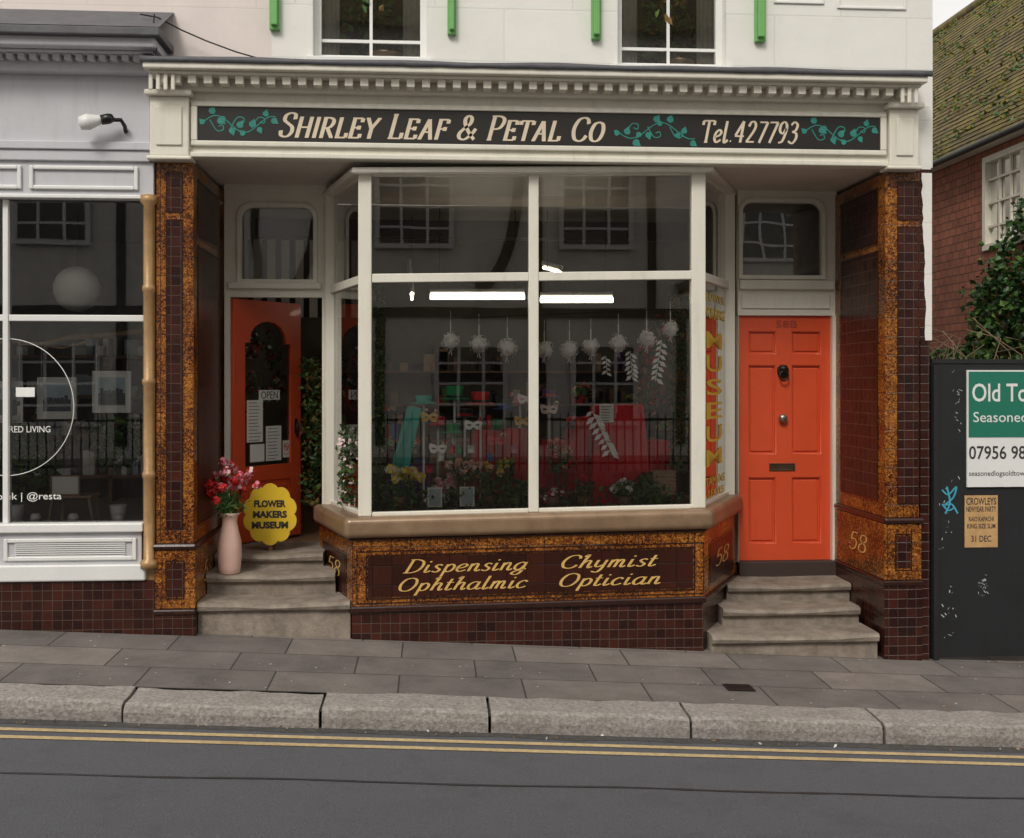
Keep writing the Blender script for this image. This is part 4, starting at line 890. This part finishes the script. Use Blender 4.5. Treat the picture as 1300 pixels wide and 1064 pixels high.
# ---------------- hoarding & right side
HB=empty('black_hoarding'); h0=X(1185,0);h1=h0+4.2
for i in range(4):
    xa=h0+i*1.05; xb=min(xa+1.045,h1)
    box('board_%d'%i,xa,xb,.03,.055,gz((xa+xb)/2)+.04,2.215,blackp,HB)
boxes('top_batten',[(h0,h1,.02,.07,2.216,2.25)],blackp,HB); box('post',h0,h0+.06,.056,.12,-.3,2.21,blackp,HB)
box('corner_upright',h0+.005,h0+.05,.005,.0295,gz(h0),2.2,blackp,HB)
dabs=M('white_paint_marks',(.45,.48,.50),.7)
vs=[];fs=[]
for i in range(70):
    cl_=random.choice(((1200,660,10,40),(1249,745,7,12),(1249,745,7,12),(1205,770,14,40),(1215,520,6,60)))
    px=random.gauss(cl_[0],cl_[2]*.5); py=random.gauss(cl_[1],cl_[3]*.5); p_=P(max(1190,px),py,.0285); k=len(vs); w=random.uniform(.001,.005);h=random.uniform(.002,.014); tl=random.gauss(0,.008)
    vs+=[(p_.x-w+tl,.0285,p_.z-h),(p_.x+w+tl,.0285,p_.z-h*.6),(p_.x+w*.7-tl,.0285,p_.z+h),(p_.x-w*.9-tl,.0285,p_.z+h*.8)]; fs.append((k,k+1,k+2,k+3))
mesh('paint_marks',vs,fs,dabs,HB)
GR=M('blue_graffiti_paint',(.05,.36,.50),.6)
def wpx(l_): return [(P(a_,b_,.027).x,P(a_,b_,.027).z) for a_,b_ in l_]
strokemesh([('c',wpx([(1196,622),(1204,628),(1214,618),(1210,632),(1198,642),(1208,640),(1216,652)])),('c',wpx([(1200,652),(1206,638),(1202,618)])),('c',wpx([(1196,640),(1204,648),(1212,644)]))],.008,.005,(0,.0275,0),(1,0,0),(0,-1,0),1,1,0,'graffiti',GR,HB)
SB=empty('firewood_seller_sign'); sx0=X(1227,.02); sx1=sx0+1.0
zA=Z(470,.02,1270);zB=Z(555,.02,1270);zC=Z(618,.02,1270)
box('board',sx0,sx1,.008,.026,zC,zA,whitep,SB); box('green_panel',sx0+.012,sx1-.012,.004,.0079,zB,zA-.012,signgreen,SB)
btext('text_old_town','Old Town',sx0+.04,.003,Z(510,.02,1260),.66,.15,paper,SB,bold=.01); btext('text_seasoned','Seasoned Logs',sx0+.05,.003,Z(540,.02,1260),.72,.11,paper,SB)
btext('text_phone','07956 98',sx0+.015,.0068,Z(583,.02,1260),.48,.11,lino,SB,bold=.01); btext('text_web','seasonedlogsoldtow',sx0+.015,.0068,Z(606,.02,1260),.47,.055,lino,SB)
PO=empty('party_poster'); pm=M('tan_poster_paper',(.55,.33,.14),.7,.2,12)
x0,x1=X(1225,.02),X(1267,.02); box('paper',x0,x1,.024,.0275,Z(695,.02,1246),Z(629,.02,1246),pm,PO)
for t,ya,yb,w in (('CROWLEYS',632,641,.9),('NEWYEAR PARTY',643,650,.9),('RAIO KAPACHI',656,662,.75),('KING SIZE SLIM',665,671,.85),('31 DEC',680,688,.6)):
    ww=(x1-x0)*w; btext('text_'+t.split()[0].lower(),t,(x0+x1)/2-ww/2,.0232,Z(yb,.02,1246),ww,Z(ya,.02,1246)-Z(yb,.02,1246),lino,PO,bold=.01)
# tile hung house
TH=empty('tile_hung_house')
htile=tilemat('clay_hung_tile',(.46,.165,.10),(.32,.12,.075),(.11,.05,.035),.165,.10,.85,offset=.5,axes='side',msz=.006,bumps=1,var=.4)
rtile=tilemat('mossy_roof_tile',(.24,.17,.09),(.14,.115,.06),(.04,.035,.02),.17,.11,.9,offset=.5,axes='side',msz=.008,bumps=1,var=.5)
nt=rtile.node_tree; bs_=nt.nodes['Principled BSDF']; src=bs_.inputs['Base Color'].links[0].from_socket
tcn=N(nt,'ShaderNodeTexCoord'); nn_=N(nt,'ShaderNodeTexNoise',Scale=4,Detail=10,Roughness=.8); nt.links.new(tcn.outputs['Object'],nn_.inputs['Vector'])
rr=N(nt,'ShaderNodeValToRGB'); rr.color_ramp.elements[0].position=.45; rr.color_ramp.elements[1].position=.62; rr.color_ramp.elements[1].color=(.8,.8,.8,1); nt.links.new(nn_.outputs['Fac'],rr.inputs[0])
mx=N(nt,'ShaderNodeMixRGB'); nt.links.new(rr.outputs[0],mx.inputs[0]); nt.links.new(src,mx.inputs[1]); mx.inputs[2].default_value=(.24,.20,.035,1); nt.links.new(mx.outputs[0],bs_.inputs['Base Color'])
hx_=5.9; ez=4.95
wy0,wy1,wzz0,wzz1=2.3,4.05,3.62,4.72
boxes('side_wall',[(hx_,hx_+.25,.8,wy0,-1,ez),(hx_,hx_+.25,wy1,14,-1,ez),(hx_,hx_+.25,wy0,wy1,-1,wzz0),(hx_,hx_+.25,wy0,wy1,wzz1,ez)],htile,TH)
box('front_wall',hx_+.25,11,.8,1,-1,ez,htile,TH); box('inside',hx_+.9,hx_+1,1,13,0,ez,dark,TH)
rv=[];rf=[]; nC=42; ex_,ezz,rx_,rzz=hx_-.18,ez-.1,8.2,8.2
for i in range(nC):
    t0=i/nC;t1=(i+1)/nC
    n=len(rv); ax_=ex_+(rx_-ex_)*t0; az_=ezz+(rzz-ezz)*t0; bx_=ex_+(rx_-ex_)*t1; bz_=ezz+(rzz-ezz)*t1
    NS=90
    for s_ in range(NS+1):
        y=.6+13.4*s_/NS; jj=.014*mnoise.noise(Vector((y*7,i*1.7,0)))+.02*mnoise.noise(Vector((y*.8,i*.1,3)))
        rv+=[(ax_-.010+jj,y,az_+.007+jj),(ax_+jj*.5,y,az_),(bx_+jj*.5,y,bz_)]
    for s_ in range(NS):
        k=n+s_*3; rf.append((k+1,k+4,k+3,k)); rf.append((k,k+3,k+5,k+2))
mesh('roof_slope',rv,rf,rtile,TH)
leafmesh('roof_moss',[(ex_+(rx_-ex_)*t-.02,y,ezz+(rzz-ezz)*t+.02) for t,y in [(random.random(),random.uniform(.8,13)) for _ in range(5000)] if mnoise.noise(Vector((t*9,y*1.2,2)))>-.05],.07,[M('moss',(.20,.18,.03),.95,.4,20,0),lf1],TH)
mesh('roof_slope_far',[(8.2,.6,8.2),(8.2,14,8.2),(10.9,14,ez-.1),(10.9,.6,ez-.1)],[(0,1,2,3)],rtile,TH)
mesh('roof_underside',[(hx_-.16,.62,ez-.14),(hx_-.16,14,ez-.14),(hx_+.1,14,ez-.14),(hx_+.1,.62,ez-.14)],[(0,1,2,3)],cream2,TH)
mesh('gable',[(hx_,.81,ez),(10.9,.81,ez),(8.2,.81,8.15)],[(0,1,2)],htile,TH); tube('gutter',[(hx_-.2,.6,ez-.12),(hx_-.2,14,ez-.12)],.04,iron,TH); tube('ridge_tiles',[(8.2,.6,8.2),(8.2,14,8.2)],.09,rtile,TH)
L=[]
for a_,b_,e,f in ((wy0,wy0+.07,wzz0,wzz1),(wy1-.07,wy1,wzz0,wzz1),(wy0+.07,wy1-.07,wzz0,wzz0+.07),(wy0+.07,wy1-.07,wzz1-.07,wzz1)): L.append((hx_-.03,hx_+.1,a_,b_,e,f))
wm=(wy0+wy1)/2; L.append((hx_-.01,hx_+.05,wm-.04,wm+.04,wzz0+.07,wzz1-.07))
for a_,b_ in ((wy0+.07,wm-.04),(wm+.04,wy1-.07)):
    for k in (1,2): y=a_+(b_-a_)*k/3; L.append((hx_+.01,hx_+.04,y-.012,y+.012,wzz0+.07,wzz1-.07))
    for k in (1,2,3): z=wzz0+(wzz1-wzz0)*k/4; L.append((hx_+.008,hx_+.038,a_,b_,z-.012,z+.012))
boxes('window_bars',L,cream,TH); mesh('window_pane',[(hx_+.045,wy0,wzz0),(hx_+.045,wy1,wzz0),(hx_+.045,wy1,wzz1),(hx_+.045,wy0,wzz1)],[(0,1,2,3)],glass,TH)
mesh('yellow_blind',[(hx_+.06,wy0,wzz0),(hx_+.06,wy1,wzz0),(hx_+.06,wy1,wzz0+.7),(hx_+.06,wy0,wzz0+.7)],[(0,1,2,3)],M('yellow_blind',(.80,.68,.16),.8),TH)
mesh('net_curtain',[(hx_+.08,wy0,wzz0+.7),(hx_+.08,wy1,wzz0+.7),(hx_+.08,wy1,wzz1),(hx_+.08,wy0,wzz1)],[(0,1,2,3)],curt,TH)
# ivy
IV=empty('ivy_on_wall')
pts=[];cnt=0
while cnt<9500:
    y=random.uniform(1.2,5.0); top=2.35+1.45*max(0,min(1,(4.7-y)/1.5))+.5*mnoise.noise(Vector((0,y*2.2,1))); z=random.uniform(1.4,max(1.6,top)); cnt+=1
    if mnoise.noise(Vector((y*3.5,z*3.5,4)))<-.22: continue
    pts.append((hx_-.04-abs(random.gauss(0,.10))-.35*max(0,mnoise.noise(Vector((y*2,z*2,0)))),y,z))
leafmesh('leaves',pts,.085,[lf1,lf2,lf2,lf3,lf1],IV,asp=.8)
tw=[]
for _ in range(46):
    y=random.uniform(1.5,5.6); z=random.uniform(2.0,2.6); x=hx_-random.uniform(.1,.9); tw.append([(x,y,z-.4),(x+random.gauss(0,.15),y+random.gauss(0,.2),z),(x+random.gauss(0,.3),y+random.gauss(0,.3),z+random.uniform(.0,.4))])
tube('twigs',tw,.005,driftw,IV)
# ---------------- opposite side of street
OP=empty('timber_framed_house'); oy=-14.0
beamM=M('black_timber',(.02,.018,.015),.7,.3,6); rend=M('white_render',(.80,.78,.72),.8,.1,3,grime=.3)
box('wall',-14,14,oy-.3,oy,.5,9.5,rend,OP); mesh('roof',[(-14.2,oy+.4,9.3),(14.2,oy+.4,9.3),(14.2,oy-4,13),(-14.2,oy-4,13)],[(0,1,2,3)],rtile,OP)
L=[(-14,14,oy,oy+.06,3.4,3.6),(-14,14,oy,oy+.06,7.2,7.4)]+[(x,x+.2,oy,oy+.055,.8,3.399) for x in (-12,-9.8,-6.9,-4.9,-1.8,1.5,4.4,9.2)]+[(x,x+.17,oy,oy+.055,3.601,7.199) for x in (-12,-9.8,-6.9,-4.6,-2.6,1.45,3.8,5.9,9.2)]
boxes('timbers',L,beamM,OP)
for k,x in enumerate((-11.5,-4.0,.25,4.4,8.2)):
    tube('curved_brace_%d'%k,[(x+.9*math.sin(t),oy+.05,4+2.6*(1-math.cos(t))) for t in [i*.15 for i in range(11)]],.11,beamM,OP)
dg=M('dark_glass',(.03,.035,.04),.1)
W1=[(-8.8,-7.2),(-4.2,-2.8),(-.6,.9),(2.2,3.6),(6.4,7.9)]; W2=[(-8.9,-7.4),(-6.3,-4.9),(-1.8,-.2),(1.95,3.5),(6.3,7.8)]
for k,(a_,b_,z0_,z1_) in enumerate([(a,b,1.2,2.9) for a,b in W1]+[(a,b,4.8,6.5) for a,b in W2]):
    box('window_%d_glass'%k,a_,b_,oy+.065,oy+.07,z0_,z1_,dg,OP); 
    L=framel(a_,b_,z0_,z1_,.10,oy+.071,oy+.12)
    for i in (1,2): x=a_+(b_-a_)*i/3; L.append((x-.03,x+.03,oy+.071,oy+.1,z0_+.10,z1_-.10))
    for i in (1,2,3): z=z0_+(z1_-z0_)*i/4; L.append((a_+.10,b_-.10,oy+.0712,oy+.098,z-.025,z+.025))
    boxes('window_%d_frame'%k,L,whitep,OP)
box('raised_pavement',-40,40,-14.0,-9.8,-2.5,.55,flag)
RL=empty('iron_railing'); L=[(-14,14,-10.12,-10.08,1.42,1.46),(-14,14,-10.12,-10.08,.66,.70)]
x=-14
while x<14: L.append((x,x+.02,-10.11,-10.09,.55,1.56)); x+=.14
boxes('bars',L,iron,RL)
# ---------------- world, sun, camera
sc=bpy.context.scene
w=bpy.data.worlds.new('World'); sc.world=w; w.use_nodes=True; nt=w.node_tree
sk=nt.nodes.new('ShaderNodeTexSky'); sk.sky_type='NISHITA'; sk.sun_disc=False
el=math.radians(42); az=math.radians(205)
sk.sun_elevation=el; sk.sun_rotation=az; sk.air_density=1.0; sk.dust_density=4.0; sk.ozone_density=1
hs=nt.nodes.new('ShaderNodeHueSaturation'); hs.inputs['Saturation'].default_value=.25
cm=nt.nodes.new('ShaderNodeMixRGB'); cm.inputs[0].default_value=.65; cm.inputs[2].default_value=(7.7,7.4,7.0,1)
nt.links.new(sk.outputs[0],hs.inputs['Color']); nt.links.new(hs.outputs[0],cm.inputs[1]); nt.links.new(cm.outputs[0],nt.nodes['Background'].inputs[0]); nt.nodes['Background'].inputs[1].default_value=.15
sd=bpy.data.lights.new('sun','SUN'); sd.energy=1.5; sd.angle=math.radians(16); sd.color=(1,.94,.85)
so=bpy.data.objects.new('sun',sd); link(so)
dirv=Vector((math.sin(az)*math.cos(el),math.cos(az)*math.cos(el),math.sin(el)))
so.rotation_euler=dirv.to_track_quat('Z','Y').to_euler()
cd_=bpy.data.cameras.new('camera'); cd_.sensor_width=36; cd_.lens=FP/1300*36; cd_.shift_y=-45/1300; cd_.clip_end=2000; cd_.clip_start=.1
co=bpy.data.objects.new('camera',cd_); link(co); co.location=CAM; co.rotation_euler=(math.pi/2,0,-math.radians(4)); sc.camera=co
sc.view_settings.view_transform='Standard'; sc.view_settings.look='None'; sc.view_settings.exposure=0
